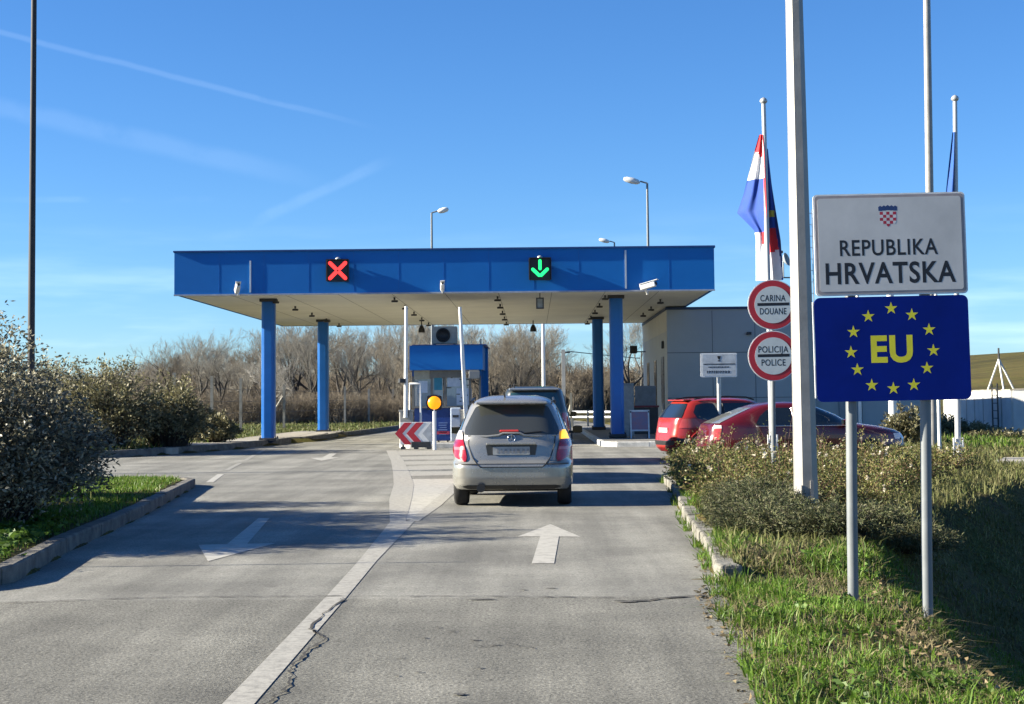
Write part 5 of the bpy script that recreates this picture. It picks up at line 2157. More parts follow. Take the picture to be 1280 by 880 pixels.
MB().tube([(-.45, .3, 1.70), (-.45, .28, 1.80)], .015, 5).build('aerial', M_DARK, sv)

# ---- red estate, seen from its rear quarter
M_RED1 = paint('bright_red_paint', (.27, .02, .013), rough=.25)
est = Car([
    (.20, .76, .12, 4.0, 5, 4), (.30, .84, .02, 4.1, 5, 4), (.45, .865, .0, 4.14, 5, 3.5), (.60, .87, .02, 4.14, 5, 3.2), (.75, .868, .05, 4.05, 5, 3.2),
    (.88, .855, .07, 3.85, 5, 3.2), (.96, .838, .09, 3.35, 5, 3.4), (1.02, .82, .12, 3.05, 5.5, 3.6), (1.2, .745, .26, 2.78, 6, 4), (1.36, .665, .40, 2.45, 6, 4.2),
    (1.42, .62, .44, 2.28, 5, 4), (1.455, .57, .52, 2.15, 4.2, 4), (1.48, .47, .75, 1.95, 3.4, 4), (1.495, .35, 1.0, 1.75, 3, 3)])


def place_car(root, heading, ref_local, target):
    """turn a car to its heading and slide it so that a reference point of it lands on target"""
    rz = math.atan2(heading[1], heading[0]) - math.pi / 2
    root.rotation_euler = (0, 0, rz)
    p = Matrix.Rotation(rz, 3, 'Z') @ Vector(ref_local)
    root.location = (target.x - p.x, target.y - p.y, 0)


rc = thing('red_estate', 'bright red estate car with black roof rails parked behind the maroon car', 'car')
place_car(rc, (math.cos(R(18)), math.sin(R(18))), (.84, .03, .3), at(846, 560, 38.6))
ob = est.body().build('body', M_RED1, rc)
w4 = [(.775, .72, .315), (-.775, .72, .315), (.775, 3.28, .315), (-.775, 3.28, .315)]
cut_arches(ob, est, w4, .365)
for x_, y_, _ in w4:
    wheel(rc, x_, y_, .315, .2, 7)
MB().box((0, 2.0, .34), (1.3, 3.4, .28)).build('underbody', M_LINER, rc)
est.patch('rear', [(1.02, -.68, .68), (1.1, -.66, .66), (1.25, -.60, .60), (1.36, -.54, .54)], off=.008).build('rear_window', M_GLASS, rc)
MB().box((0, est.rear(0, 1.43) + .01, 1.445), (1.0, .22, .035), bev=.018).build('spoiler', M_RED1, rc)
for sg_ in (-1, 1):
    est.patch('side', [(.97, .75, 3.1), (1.0, .60, 3.0), (1.15, .52, 2.72), (1.33, .62, 2.35), (1.37, .8, 2.2)], off=.004, sgn=sg_).build('side_window', M_GLASS, rc)
    pil = MB()
    for y_, dy in ((1.30, .06), (2.02, .08)):
        pil.tube([(sg_ * (est.side(y_, z_) + .006), y_ + (z_ - .97) * .06, z_) for z_ in (.98, 1.15, 1.36)], .028, 6)
    pil.build('window_pillar', M_TRIM, rc)
    lt_ = est.patch('rear', [(.78, *((.66, .845) if sg_ > 0 else (-.845, -.66))), (.92, *((.68, .82) if sg_ > 0 else (-.82, -.68))), (1.0, *((.70, .80) if sg_ > 0 else (-.80, -.70)))], off=.012, n=10)
    lt_.build('tail_light', mat('estate_tail', (.42, .05, .035), .2, coat=.8), rc)
    est.patch('side', [(.40, .16, .62), (.46, .10, .70), (.53, .12, .62)], off=.008, sgn=sg_).build('bumper_strip', M_TRIM, rc)
    MB().tube([(sg_ * .58, .62, 1.47), (sg_ * .565, .9, 1.515), (sg_ * .56, 1.5, 1.53), (sg_ * .57, 2.0, 1.51), (sg_ * .585, 2.2, 1.45)], .02, 6).build('roof_rail', M_TRIM, rc)
    mirror(rc, est, sg_ * .95, 2.72, 1.03, M_RED1)
    for y_ in (1.12, 2.02):
        MB().box((sg_ * .86, y_, .90), (.03, .2, .03), bev=.01).build('door_handle', M_RED1, rc)
    dg_ = MB()
    for y_ in (1.25, 2.10, 2.95):
        dg_.tube([(sg_ * (est.side(y_, z_) + .001), y_, z_) for z_ in (.30, .5, .7, .9, .96)], .006, 5)
    dg_.build('door_gap', M_TRIM, rc)
    arc_ = [(sg_ * .862, .72 + .385 * math.cos(R(a)), .315 + .385 * math.sin(R(a))) for a in range(0, 181, 12)]
    MB().tube(arc_, .022, 6).build('arch_lip', M_RED1, rc)
est.patch('front', [(1.0, -.70, .70), (1.2, -.62, .62), (1.36, -.54, .54)], off=.005).build('windscreen', M_GLASS, rc)
est.patch('rear', [(.36, -.55, .55), (.42, -.62, .62), (.47, -.60, .60)], off=.008).build('bumper_insert', M_TRIM, rc)
MB().prism(rounded_rect(.52, .11, .01, cz=.72), est.rear(0, .72) - .016, est.rear(0, .72) - .006).build('number_plate', M_PLATE, rc)

# ---- maroon hatchback, side on in front of the red estate
M_RED2 = paint('maroon_paint', (.085, .005, .007), rough=.25)
hat = Car([
    (.20, .75, .12, 4.1, 5, 4), (.30, .83, .02, 4.2, 5, 4), (.45, .855, .0, 4.25, 5, 3.5), (.62, .86, .03, 4.24, 5, 3.2), (.72, .858, .06, 4.18, 5, 3.2),
    (.80, .85, .07, 4.02, 5, 3.2), (.87, .842, .09, 3.7, 5, 3.3), (.93, .825, .12, 3.30, 5.2, 3.4), (.98, .805, .22, 3.02, 5.5, 3.6), (1.12, .735, .55, 2.78, 6, 4),
    (1.27, .655, .92, 2.42, 6, 4.2), (1.33, .61, 1.08, 2.25, 5, 4), (1.365, .55, 1.22, 2.10, 4.2, 4), (1.39, .45, 1.40, 1.95, 3.4, 4), (1.40, .33, 1.55, 1.8, 3, 3)])
hc = thing('maroon_hatchback', 'dark maroon car parked side on behind the rose bushes', 'car')
place_car(hc, (math.cos(R(7)), math.sin(R(7))), (.85, .06, .6), at(889, 555, 33.4))
hc.scale = (1, 1.04, 1)
ob = hat.body().build('body', M_RED2, hc)
w4 = [(.765, .78, .31), (-.765, .78, .31), (.765, 3.36, .31), (-.765, 3.36, .31)]
cut_arches(ob, hat, w4, .36)
for x_, y_, _ in w4:
    wheel(hc, x_, y_, .31, .2, 6)
MB().box((0, 2.1, .34), (1.3, 3.4, .28)).build('underbody', M_LINER, hc)
hat.patch('rear', [(.96, -.66, .66), (1.1, -.60, .60), (1.28, -.50, .50)], off=.008).build('rear_window', glass_mat('pale_rear_glass', (.16, .17, .17), .08), hc)
for sg_ in (-1, 1):
    hat.patch('side', [(.905, 1.15, 3.05), (.93, .98, 3.02), (1.10, 1.08, 2.72), (1.24, 1.25, 2.38), (1.28, 1.42, 2.22)], off=.004, sgn=sg_).build('side_window', M_GLASS, hc)
    pil = MB().tube([(sg_ * (hat.side(1.75, z_) + .006), 1.80 - (z_ - .9) * .08, z_) for z_ in (.91, 1.1, 1.27)], .035, 6)
    pil.build('window_pillar', M_RED2, hc)
    lt_ = hat.patch('rear', [(.62, *((.60, .735) if sg_ > 0 else (-.735, -.60))), (.86, *((.61, .73) if sg_ > 0 else (-.73, -.61)))], off=.012, n=10)
    lt_.build('tail_light', mat('maroon_tail', (.40, .04, .03), .2, coat=.8), hc)
    hat.patch('rear', [(.86, *((.61, .73) if sg_ > 0 else (-.73, -.61))), (.92, *((.62, .72) if sg_ > 0 else (-.72, -.62)))], off=.012, n=8).build('indicator', M_TAILC, hc)
    mirror(hc, hat, sg_ * .94, 2.80, .97, M_RED2)
    MB().box((sg_ * .85, 1.95, .83), (.03, .2, .03), bev=.01).build('door_handle', M_RED2, hc)
    hat.patch('front', [(.60, *((.42, .66) if sg_ > 0 else (-.66, -.42))), (.72, *((.44, .64) if sg_ > 0 else (-.64, -.44)))], off=.006, n=8).build('headlight', M_TAILC, hc)
    MB().tube([(sg_ * (hat.side(y_, .90) + .006), y_, .90) for y_ in np.linspace(.98, 3.05, 12)], .010, 5).build('window_trim', M_CHROME, hc)
    hat.patch('side', [(.44, .55, 3.9), (.50, .55, 3.9)], off=.008, sgn=sg_).build('rubbing_strip', M_TRIM, hc)
    dg_ = MB()
    for y_ in (1.75, 2.95):
        dg_.tube([(sg_ * (hat.side(y_, z_) + .001), y_, z_) for z_ in (.28, .5, .7, .88)], .006, 5)
    dg_.build('door_gap', M_TRIM, hc)
hat.patch('front', [(.96, -.70, .70), (1.1, -.64, .64), (1.28, -.54, .54)], off=.005).build('windscreen', M_GLASS, hc)

# the car hidden between them, known by its shadow
hid = copy_tree(hc)
hid['label'] = 'low car hidden between the silver hatchback and the off-road car'
hid.name = 'queued_hatchback'
hid.rotation_euler = (0, 0, 0)
hid.location = (-.42, 28.4, 0)
# ------------------------------------------------------------------ vegetation
M_GRASS = leaf_mat('grass_blades', [(.05, .10, .012), (.085, .17, .015), (.125, .22, .024), (.19, .195, .06)], .5, .35)
M_DRY = leaf_mat('dry_grass', [(.095, .085, .035), (.125, .14, .04), (.19, .175, .08), (.08, .115, .028)], .7, .3)
M_WEED = leaf_mat('weed_leaves', [(.045, .09, .015), (.09, .17, .025), (.13, .22, .04)], .5, .35)
M_BARK = mat('grey_bark', (.11, .10, .085), .95, var=.3, scale=8, bump=.6)
M_BARKD = mat('brown_bark', (.065, .055, .045), .95, var=.3, scale=8, bump=.6)
M_TWIG = mat('grey_twigs', (.25, .235, .20), .95, var=.25, scale=2)
M_TWIGB = mat('brown_twigs', (.20, .172, .13), .95, var=.25, scale=2)
M_PALEB = mat('pale_bark', (.42, .40, .36), .9, var=.3, scale=5)


def scatter(n, x0, x1, y0, y1, ok):
    x = RNG.uniform(x0, x1, n)
    y = RNG.uniform(y0, y1, n)
    k = ok(x, y)
    x, y = x[k], y[k]
    return np.stack([x, y, height(x, y)], 1)


def off_road(x, y, d=.04):
    return poly_sd(np.stack([x, y], 1), RP) > d


# lush grass by the road edge, right foreground
def near_ok(x, y):
    P = np.stack([x, y], 1)
    s = line_side(P, EDGE)
    sd = poly_sd(P, RP)
    bare = vnoise(x, y, 1.5, 12) * .5 + vnoise(x, y, 4.3, 14) * .4
    edge = np.clip((sd + .05) / .45, 0.03, 1)
    dens = np.where(bare > .16, .10, 1.0) * edge * np.where(s > .3, .55, 1.0)
    return (sd > -.04) & (s < 2.2) & (RNG.random(len(x)) < dens)


P = scatter(150000, .9, 5.6, 6.2, 15.6, near_ok)
hgt = RNG.gamma(5, .0095, len(P)) * (1 + .8 * vnoise(P[:, 0], P[:, 1], 1.7, 15)) + .012
me = blades('grass', P, hgt, RNG.uniform(.005, .011, len(P)), .55, M_GRASS)
tag(link('grass', me), kind='stuff')
P = scatter(42000, .9, 4.6, 6.2, 15.2, lambda x, y: (poly_sd(np.stack([x, y], 1), RP) > .0) & (line_side(np.stack([x, y], 1), EDGE) < 1.0) & (vnoise(x, y, 1.9, 27) > -.25))
me = blades('dry_grass', P, RNG.gamma(4, .012, len(P)) + .012, RNG.uniform(.004, .009, len(P)), 1.5, leaf_mat('thatch', [(.16, .13, .07), (.24, .20, .11), (.13, .12, .05), (.20, .19, .09)], .8, .2))
tag(link('dry_grass', me), kind='stuff')
# tufts leaning over the kerb and the road edge
def edge_ok(x, y):
    sd = poly_sd(np.stack([x, y], 1), RP)
    return (sd > -.04 - .05 * (y > 13)) & (sd < .28) & (vnoise(x, y, 2.6, 31) > .15)


P = scatter(60000, .8, 3.0, 6.5, 29, edge_ok)
P[:, 2] = np.where(P[:, 1] > 13.3, np.maximum(P[:, 2], 0), np.maximum(P[:, 2], -.01))
me = blades('grass', P, RNG.gamma(4, .018, len(P)) + .02, RNG.uniform(.006, .013, len(P)), .9, M_GRASS)
tag(link('grass', me), kind='stuff')
# broad leaved weeds among it
P = scatter(1700, 1.0, 4.6, 6.4, 14.5, lambda x, y: near_ok(x, y) & (vnoise(x, y, 1.9, 17) > -.1))
idx = np.repeat(np.arange(len(P)), 9)
Pw = P[idx] + np.stack([RNG.normal(0, .03, len(idx)), RNG.normal(0, .03, len(idx)), RNG.uniform(.005, .07, len(idx))], 1)
D = np.stack([RNG.normal(0, 1, len(idx)), RNG.normal(0, 1, len(idx)), RNG.uniform(-.1, .6, len(idx))], 1)
me = leaves('weeds', Pw, D, RNG.uniform(.03, .065, len(idx)), RNG.uniform(.02, .04, len(idx)), M_WEED)
tag(link('weeds', me), kind='stuff')
# fallen leaves and dead stalks on the bare patches
P = scatter(5000, .9, 4.2, 6.4, 15, lambda x, y: (poly_sd(np.stack([x, y], 1), RP) > -.12) & (line_side(np.stack([x, y], 1), EDGE) < -.1))
P[:, 2] = np.maximum(P[:, 2], .0) + .008
D = np.stack([RNG.normal(0, 1, len(P)), RNG.normal(0, 1, len(P)), RNG.normal(0, .12, len(P))], 1)
me = leaves('leaf_litter', P, D, RNG.uniform(.02, .06, len(P)), RNG.uniform(.004, .03, len(P)), leaf_mat('dead_leaves', [(.10, .07, .035), (.20, .15, .08), (.26, .21, .13)], .8, .15))
tag(link('leaf_litter', me), kind='stuff')

# rougher, partly dry grass on the plateau, ditch and yard
def mid_ok(x, y):
    P = np.stack([x, y], 1)
    sd = poly_sd(P, RP)
    return (sd > .16) & (poly_sd(P, PATH) > .05) & (RNG.random(len(x)) < .35 + .65 * (vnoise(x, y, .9, 18) > -.35))


P = scatter(90000, 1.6, 14, 13.4, 34, mid_ok)
hgt = RNG.gamma(4, .020, len(P)) + .02
hgt = hgt * np.where(line_side(P[:, :2], EDGE) > 0, .55, 1.0)
me = blades('grass', P, hgt, RNG.uniform(.012, .022, len(P)), .6, M_DRY)
tag(link('grass', me), kind='stuff')
P = scatter(26000, 8, 24, 30, 60, mid_ok)
me = blades('grass', P, RNG.gamma(4, .024, len(P)) + .02, RNG.uniform(.02, .04, len(P)), .6, M_DRY)
tag(link('grass', me), kind='stuff')
P = scatter(30000, 12, 24, 36, 52, lambda x, y: mid_ok(x, y) & (vnoise(x, y, .5, 19) > -.2))
me = blades('grass', P, RNG.gamma(4, .03, len(P)) + .02, RNG.uniform(.02, .04, len(P)), .6, M_GRASS)
tag(link('grass', me), kind='stuff')
# left island
P = scatter(70000, -8.5, -4.4, 12.4, 30, lambda x, y: off_road(x, y, .19) & (RNG.random(len(x)) < np.clip((poly_sd(np.stack([x, y], 1), RP) - .1) / .5, .1, 1)) & (RNG.random(len(x)) < .4 + .6 * (vnoise(x, y, 1.1, 20) > -.2)))
me = blades('grass', P, RNG.gamma(4, .011, len(P)) + .012, RNG.uniform(.009, .016, len(P)), .6, M_GRASS)
tag(link('grass', me), kind='stuff')
P = scatter(450, -7, -4.6, 12.8, 18, lambda x, y: off_road(x, y, .25))
idx = np.repeat(np.arange(len(P)), 10)
Pw = P[idx] + np.stack([RNG.normal(0, .05, len(idx)), RNG.normal(0, .05, len(idx)), RNG.uniform(.01, .14, len(idx))], 1)
D = np.stack([RNG.normal(0, 1, len(idx)), RNG.normal(0, 1, len(idx)), RNG.uniform(-.2, .7, len(idx))], 1)
me = leaves('weeds', Pw, D, RNG.uniform(.05, .10, len(idx)), RNG.uniform(.03, .055, len(idx)), M_WEED)
tag(link('weeds', me), kind='stuff')
# far left verge behind the second kerb
P = scatter(60000, -24, -6.6, 44, 104, lambda x, y: off_road(x, y, .3) & ~((x > -11.0) & (y < 70) & (x > -10.6 - (y < 52) * .4)))
me = blades('grass', P, RNG.gamma(4, .028, len(P)) + .02, RNG.uniform(.03, .06, len(P)), .9, leaf_mat('verge_grass', [(.07, .10, .025), (.11, .15, .035), (.17, .17, .07), (.12, .11, .05)], .6, .3))
tag(link('grass', me), kind='stuff')


# ---- bushes
def bush(name, label, loc, size, n_shoot, n_leaf, leaf, mats, seed, lean=(0, 0), parts=('branches', 'foliage'), droop=.35, group=None, spread=1.0, stem_r=.012, inner=.25):
    """arching shoots from a common foot, leaves along their outer part"""
    global RNG
    keep = RNG
    RNG = np.random.default_rng(seed)
    sx, sy, sz = size
    root = thing(name, label, 'bush', loc, 0, group)
    az = RNG.uniform(0, 2 * math.pi, n_shoot)
    rad = np.sqrt(RNG.uniform(0, 1, n_shoot)) * spread
    el = RNG.uniform(.35, 1.0, n_shoot)
    tip = np.stack([np.cos(az) * rad * sx + lean[0], np.sin(az) * rad * sy + lean[1], sz * el * (1.0 - .45 * rad ** 2) * np.where(RNG.random(n_shoot) < .09, 1.13, 1) * RNG.uniform(.74, 1.08, n_shoot)], 1)
    tip[:, 2] = np.maximum(tip[:, 2], sz * .16)
    foot = np.stack([tip[:, 0] * .35 + RNG.normal(0, .05, n_shoot) * sx, tip[:, 1] * .35 + RNG.normal(0, .05, n_shoot) * sy, np.zeros(n_shoot)], 1)
    ctrl = foot * .55 + tip * .45
    ctrl[:, 2] = tip[:, 2] * (.75 + droop)
    seg = 5
    ts = np.linspace(0, 1, seg + 1)
    cur = [foot * (1 - t) ** 2 + 2 * ctrl * t * (1 - t) + tip * t * t for t in ts]
    A = np.concatenate(cur[:-1])
    B = np.concatenate(cur[1:])
    r0 = np.concatenate([np.full(n_shoot, stem_r * (1 - .8 * t)) for t in ts[:-1]])
    r1 = np.concatenate([np.full(n_shoot, stem_r * (1 - .8 * t)) for t in ts[1:]])
    link(parts[0], twigs(parts[0], A, B, r0, r1, mats[0]), root)
    k = RNG.integers(0, n_shoot, n_leaf)
    t = RNG.uniform(inner, 1, n_leaf) ** .75
    t_ = t[:, None]
    p = foot[k] * (1 - t_) ** 2 + 2 * ctrl[k] * t_ * (1 - t_) + tip[k] * t_ * t_
    d = 2 * (1 - t_) * (ctrl[k] - foot[k]) + 2 * t_ * (tip[k] - ctrl[k])
    jit = .085 * (sx + sz) / 2
    p = p + RNG.normal(0, 1, (n_leaf, 3)) * jit * (1.15 - t_ * .8)
    p[:, 2] = np.maximum(p[:, 2], .03)
    D = nrm(d) * .8 + RNG.normal(0, .75, (n_leaf, 3))
    link(parts[1], leaves(parts[1], p, D, RNG.uniform(*leaf[0], n_leaf), RNG.uniform(*leaf[1], n_leaf), mats[1]), root)
    RNG = keep
    return root


M_PRIV = leaf_mat('greyish_leaves', [(.075, .072, .05), (.15, .142, .09), (.24, .225, .15), (.36, .33, .25)], .45, .3)
M_PRIV2 = leaf_mat('olive_leaves', [(.09, .085, .042), (.15, .145, .07), (.22, .205, .11), (.29, .26, .16)], .5, .3)
LS = ((.04, .085), (.018, .034))
bush('evergreen_bush', 'large dense grey leaved bush at the left edge beside the kerb', (-6.3, 17.7, .12), (1.55, 2.25, 2.22), 700, 52000, LS, (M_BARKD, M_PRIV), 31)
bush('evergreen_bush', 'tall grey leaved bush cut by the left picture edge behind the largest one', (-7.6, 20.4, .12), (1.7, 1.8, 2.75), 520, 40000, LS, (M_BARKD, M_PRIV), 32)
bush('evergreen_bush', 'lower bush just behind the large left bushes, before the side road', (-7.9, 23.2, .12), (1.0, 1.2, 2.1), 300, 18000, LS, (M_BARKD, M_PRIV2), 33)
LS2 = ((.07, .15), (.03, .06))
bush('evergreen_bush', 'broad olive bush beyond the side road, left of the bare trees', (-12.6, 46.5, .1), (2.0, 1.9, 2.9), 460, 12500, LS2, (M_BARKD, M_PRIV2), 34)
bush('evergreen_bush', 'olive bush with arching shoots behind the second kerb', (-10.95, 48.2, .1), (1.35, 1.6, 2.25), 340, 8500, LS2, (M_BARKD, M_PRIV2), 35)
bush('evergreen_bush', 'small dark bush nearest the first fence post', (-10.5, 52.8, .1), (.85, .9, 1.15), 160, 6500, LS2, (M_BARKD, M_PRIV2), 36)
bush('evergreen_bush', 'pale thin topped bush furthest left behind the side road', (-15.2, 50, .1), (1.9, 1.9, 3.2), 340, 7500, LS2, (M_BARKD, M_PRIV2), 37)

# rose bed: three kinds, copied along the bed
M_ROSE = leaf_mat('rose_leaves', [(.055, .075, .018), (.115, .14, .034), (.20, .20, .065), (.24, .17, .09), (.07, .105, .022)], .5, .25)
M_CANE = mat('rose_canes', (.16, .075, .055), .7, var=.3)
M_BLOOM = leaf_mat('pale_petals', [(.62, .56, .42), (.70, .64, .52)], .6, .2)


def rose(seed, h, label):
    b = bush('rose_bush', label, (0, 0, 0), (.66, .66, h), 85, 2700, ((.025, .05), (.014, .028)), (M_CANE, M_ROSE), seed, parts=('canes', 'foliage'), droop=.1, group='rose bushes in the kerbed bed', stem_r=.0055, inner=.15)
    g = np.random.default_rng(seed)
    for _ in range(3):
        mb = MB()
        c = Vector((g.uniform(-.4, .4), g.uniform(-.4, .4), h * g.uniform(.55, .95)))
        for k in range(9):
            d = Vector((g.normal(), g.normal(), g.normal() + .4)).normalized()
            s_ = d.cross(Vector((0, 0, 1))).normalized() * .018
            mb.add([c, c + d * .02 + s_, c + d * .04, c + d * .02 - s_], [(0, 1, 2, 3)])
        mb.build('bloom', M_BLOOM, b)
    return b


RL = 'leggy rose bush with olive leaves and pale blooms, one of many in the kerbed bed'
protos = [rose(41, .62, RL), rose(42, .72, RL), rose(43, .55, RL)]
spots = []
r_ = random.Random(77)
for yy in (20.6, 21.9, 23.3, 24.7, 26.1, 27.5, 28.9, 30.1):
    xl = interp_line([(a, b) for a, b in RP[3:9]], yy) + .66
    xr = 4.2 + (yy - 20.6) * .40
    x_ = xl
    while x_ < xr:
        spots.append((x_ + r_.uniform(-.15, .15), yy + r_.uniform(-.35, .35)))
        x_ += r_.uniform(.72, 1.0)
for i, (x_, y_) in enumerate(spots):
    if abs(y_ - 18.3) < .5 and abs(x_ - 3.15) < .4:
        continue
    o = protos[i] if i < 3 else copy_tree(protos[i % 3])
    o.location = (x_, y_, H1(x_, y_) - .02)
    o.rotation_euler = (0, 0, r_.uniform(0, 6.28))
    s_ = r_.uniform(.85, 1.15)
    o.scale = (s_, s_, s_ * r_.uniform(.85, 1.1))
# taller bare canes in front of the maroon car
for i, (x_, y_, h_) in enumerate(((4.55, 29.6, 1.05), (5.3, 30.0, .95), (3.6, 30.2, .95))):
    bush('rose_bush', ('tall sparse rose with bare arching canes before the maroon car door', 'tall sparse rose with bare canes right of the lamp pole, before the maroon bonnet', 'tall sparse rose with bare canes left of the lamp pole, before the maroon rear wheel')[i], (x_, y_, H1(x_, y_)), (.75, .4, h_), 46, 360, ((.025, .05), (.014, .028)), (M_CANE, M_ROSE), 60 + i, parts=('canes', 'foliage'), droop=.15, stem_r=.007, group='rose bushes in the kerbed bed')
# junipers at the near end of the bed
M_JUN = leaf_mat('juniper_needles', [(.035, .05, .02), (.07, .085, .032), (.11, .115, .05), (.15, .135, .075)], .6, .15)
for i, (x_, y_, sx, sy, h_, lab) in enumerate((
        (2.25, 16.2, .62, .75, .40, 'low dark juniper spilling over the kerb at the near end of the bed'),
        (3.0, 15.7, .75, .6, .42, 'low spreading juniper in front of the thick lamp pole'),
        (2.5, 17.9, .7, .9, .42, 'low juniper behind the kerb, left of the foot of the lamp pole'),
        (3.75, 16.4, .6, .7, .34, 'low juniper on the brink of the ditch beside the left sign post'),
        (2.75, 19.6, .8, .8, .45, 'low greyish juniper between the roses and the lamp pole'))):
    bush('juniper', lab, (x_, y_, H1(x_, y_)), (sx, sy, h_), 200, 13000, ((.025, .06), (.005, .011)), (M_BARKD, M_JUN), 70 + i, droop=.5, stem_r=.006, inner=.1)
# scrub by the wall and in front of the building
for i, (px, py, Y, sx, h_, lab) in enumerate(((1133, 556, 47, .8, 1.15, 'yellowish scrub bush left of the white wall, beside the stout pole'), (1175, 556, 58, 1.2, .9, 'dark low bush at the left end of the white wall'), (1205, 556, 58, 1.6, .7, 'flat dark bush at the foot of the white wall'), (1262, 562, 53, 1.9, .45, 'low hedge at the foot of the wall near the right edge'))):
    b0 = at(px, py, Y)
    bush('scrub_bush', lab, (b0.x, Y, H1(b0.x, Y)), (sx, .7, h_), 110, 3600, LS2, (M_TWIGB, M_PRIV2), 80 + i)


# ---- bare trees
def make_tree(seed, h, trunk_h, spread, dens, bark, twig, trunk_r):
    g = random.Random(seed)
    low, high = [], []

    def grow_(p, d, L, r, lv):
        n = 4 if lv < 2 else 3
        q = Vector(p)
        dirn = Vector(d)
        for i in range(n):
            dirn = (dirn + Vector((g.gauss(0, .14), g.gauss(0, .14), .05 + .03 * lv + g.gauss(0, .05)))).normalized()
            q2 = q + dirn * (L / n)
            ra = r * (1 - .65 * i / n)
            rb = r * (1 - .65 * (i + 1) / n)
            (low if lv < 2 else high).append((q, q2, ra, rb))
            q = q2
            if lv < 5:
                kids = (2 if g.random() < dens else 1) if (i > 0 or lv > 0) else 0
                for _ in range(kids):
                    if g.random() < .12:
                        continue
                    ax = Vector((g.gauss(0, 1), g.gauss(0, 1), g.gauss(0, .4))).normalized()
                    ang = R(g.uniform(22, 55))
                    dd = (Matrix.Rotation(ang, 3, ax) @ dirn)
                    dd.x *= spread
                    dd.y *= spread
                    dd.normalize()
                    grow_(q, dd, L * g.uniform(.52, .72), max(.004, rb * g.uniform(.45, .65)), lv + 1)

    base = Vector((0, 0, -.2))
    q = base
    dirn = Vector((g.gauss(0, .05), g.gauss(0, .05), 1)).normalized()
    n = 5
    for i in range(n):
        dirn = (dirn + Vector((g.gauss(0, .06), g.gauss(0, .06), .1))).normalized()
        q2 = q + dirn * (trunk_h / n)
        low.append((q, q2, trunk_r * (1.25 if i == 0 else 1 - .07 * i), trunk_r * (1 - .07 * (i + 1))))
        q = q2
        if i > 1 and g.random() < .6:
            a = g.uniform(0, 6.28)
            grow_(q, Vector((math.cos(a), math.sin(a), .9)).normalized(), h * .26, trunk_r * .4, 1)
    for k in range(3):
        a = g.uniform(0, 6.28)
        grow_(q, (dirn + Vector((math.cos(a), math.sin(a), 0)) * (.15 + .35 * k)).normalized(), (h - trunk_h) * g.uniform(.40, .55), trunk_r * .62, 0)

    def pack(name, segs, m, k):
        A = np.array([s[0] for s in segs])
        B = np.array([s[1] for s in segs])
        return twigs(name, A, B, np.maximum(.0075, np.array([s[2] for s in segs])), np.maximum(.0045, np.array([s[3] for s in segs])), m, k)
    return pack('trunk', low, bark, 6), pack('crown', high, twig, 3), len(low) + len(high)


TREE = [make_tree(s, h, th, sp, de, b, t, tr) for s, h, th, sp, de, b, t, tr in (
    (1, 9.5, 3.0, 1.0, .36, M_BARKD, M_TWIG, .30), (2, 10.5, 3.6, .85, .34, M_BARK, M_TWIG, .22), (3, 8.5, 2.4, 1.1, .38, M_BARKD, M_TWIGB, .22),
    (4, 11, 4.2, .75, .34, M_BARK, M_TWIG, .22), (5, 8.0, 2.0, 1.15, .40, M_BARKD, M_TWIGB, .2), (6, 9.0, 2.6, .95, .38, M_BARKD, M_TWIGB, .30))]


def tree_h(me):
    n = len(me.vertices)
    a = np.empty(n * 3, np.float32)
    me.vertices.foreach_get('co', a)
    return float(np.percentile(a.reshape(-1, 3)[:, 2], 99.6))


TH = [tree_h(t[1]) for t in TREE]
print('trees', [t[2] for t in TREE], TH)
GT = 'bare winter trees of the wood behind the crossing'


def tree(kind, x, y, h, label, group=GT, rz=None):
    t = thing('bare_tree', label, 'tree', (x, y, H1(x, y)), (r_.uniform(0, 6.28) if rz is None else rz), group)
    s = h / TH[kind]
    wd = s * r_.uniform(.9, 1.15)
    t.scale = (wd, wd, s)
    for nm, me in (('trunk', TREE[kind][0]), ('crown', TREE[kind][1])):
        o = bpy.data.objects.new(nm, me)
        COL.objects.link(o)
        o.parent = t
    return t


LAB = (
    ('bare grey tree standing left of the near left column above the bushes', 'bare trees left of the canopy'),
    ('bare grey tree standing between the two left columns of the canopy', 'bare trees between the left columns'),
    ('bare grey tree standing between the rear left column and the booth', 'bare trees left of the booth'),
    ('bare grey tree standing right of the booth, above the waiting cars', 'bare trees right of the booth'),
)
r_ = random.Random(99)
prof_top = [(90, 470), (130, 462), (160, 450), (190, 432), (215, 420), (245, 410), (285, 412), (320, 432), (345, 402), (380, 396), (440, 398), (490, 400), (540, 396), (600, 402), (650, 400), (682, 412), (700, 440)]


def top_at(px):
    return np.interp(px, [p[0] for p in prof_top], [p[1] for p in prof_top])


i = 0
for row, (Y, step) in enumerate(((104, 32), (120, 26), (142, 24))):
    px = 118 + row * 7
    while px < 690:
        p_ = px + r_.uniform(-7, 7)
        Yj = Y + r_.uniform(-6, 6)
        tp = at(p_, top_at(p_) + r_.uniform(-4, 26) + (8 if row == 0 else 0), Yj)
        h = max(3.5, tp.z - H1(tp.x, Yj))
        k = 0 if p_ < 330 else 1 if p_ < 405 else 2 if p_ < 560 else 3
        tree(r_.randrange(6), tp.x, Yj, h, LAB[k][0], LAB[k][1])
        px += step * r_.uniform(.75, 1.25)
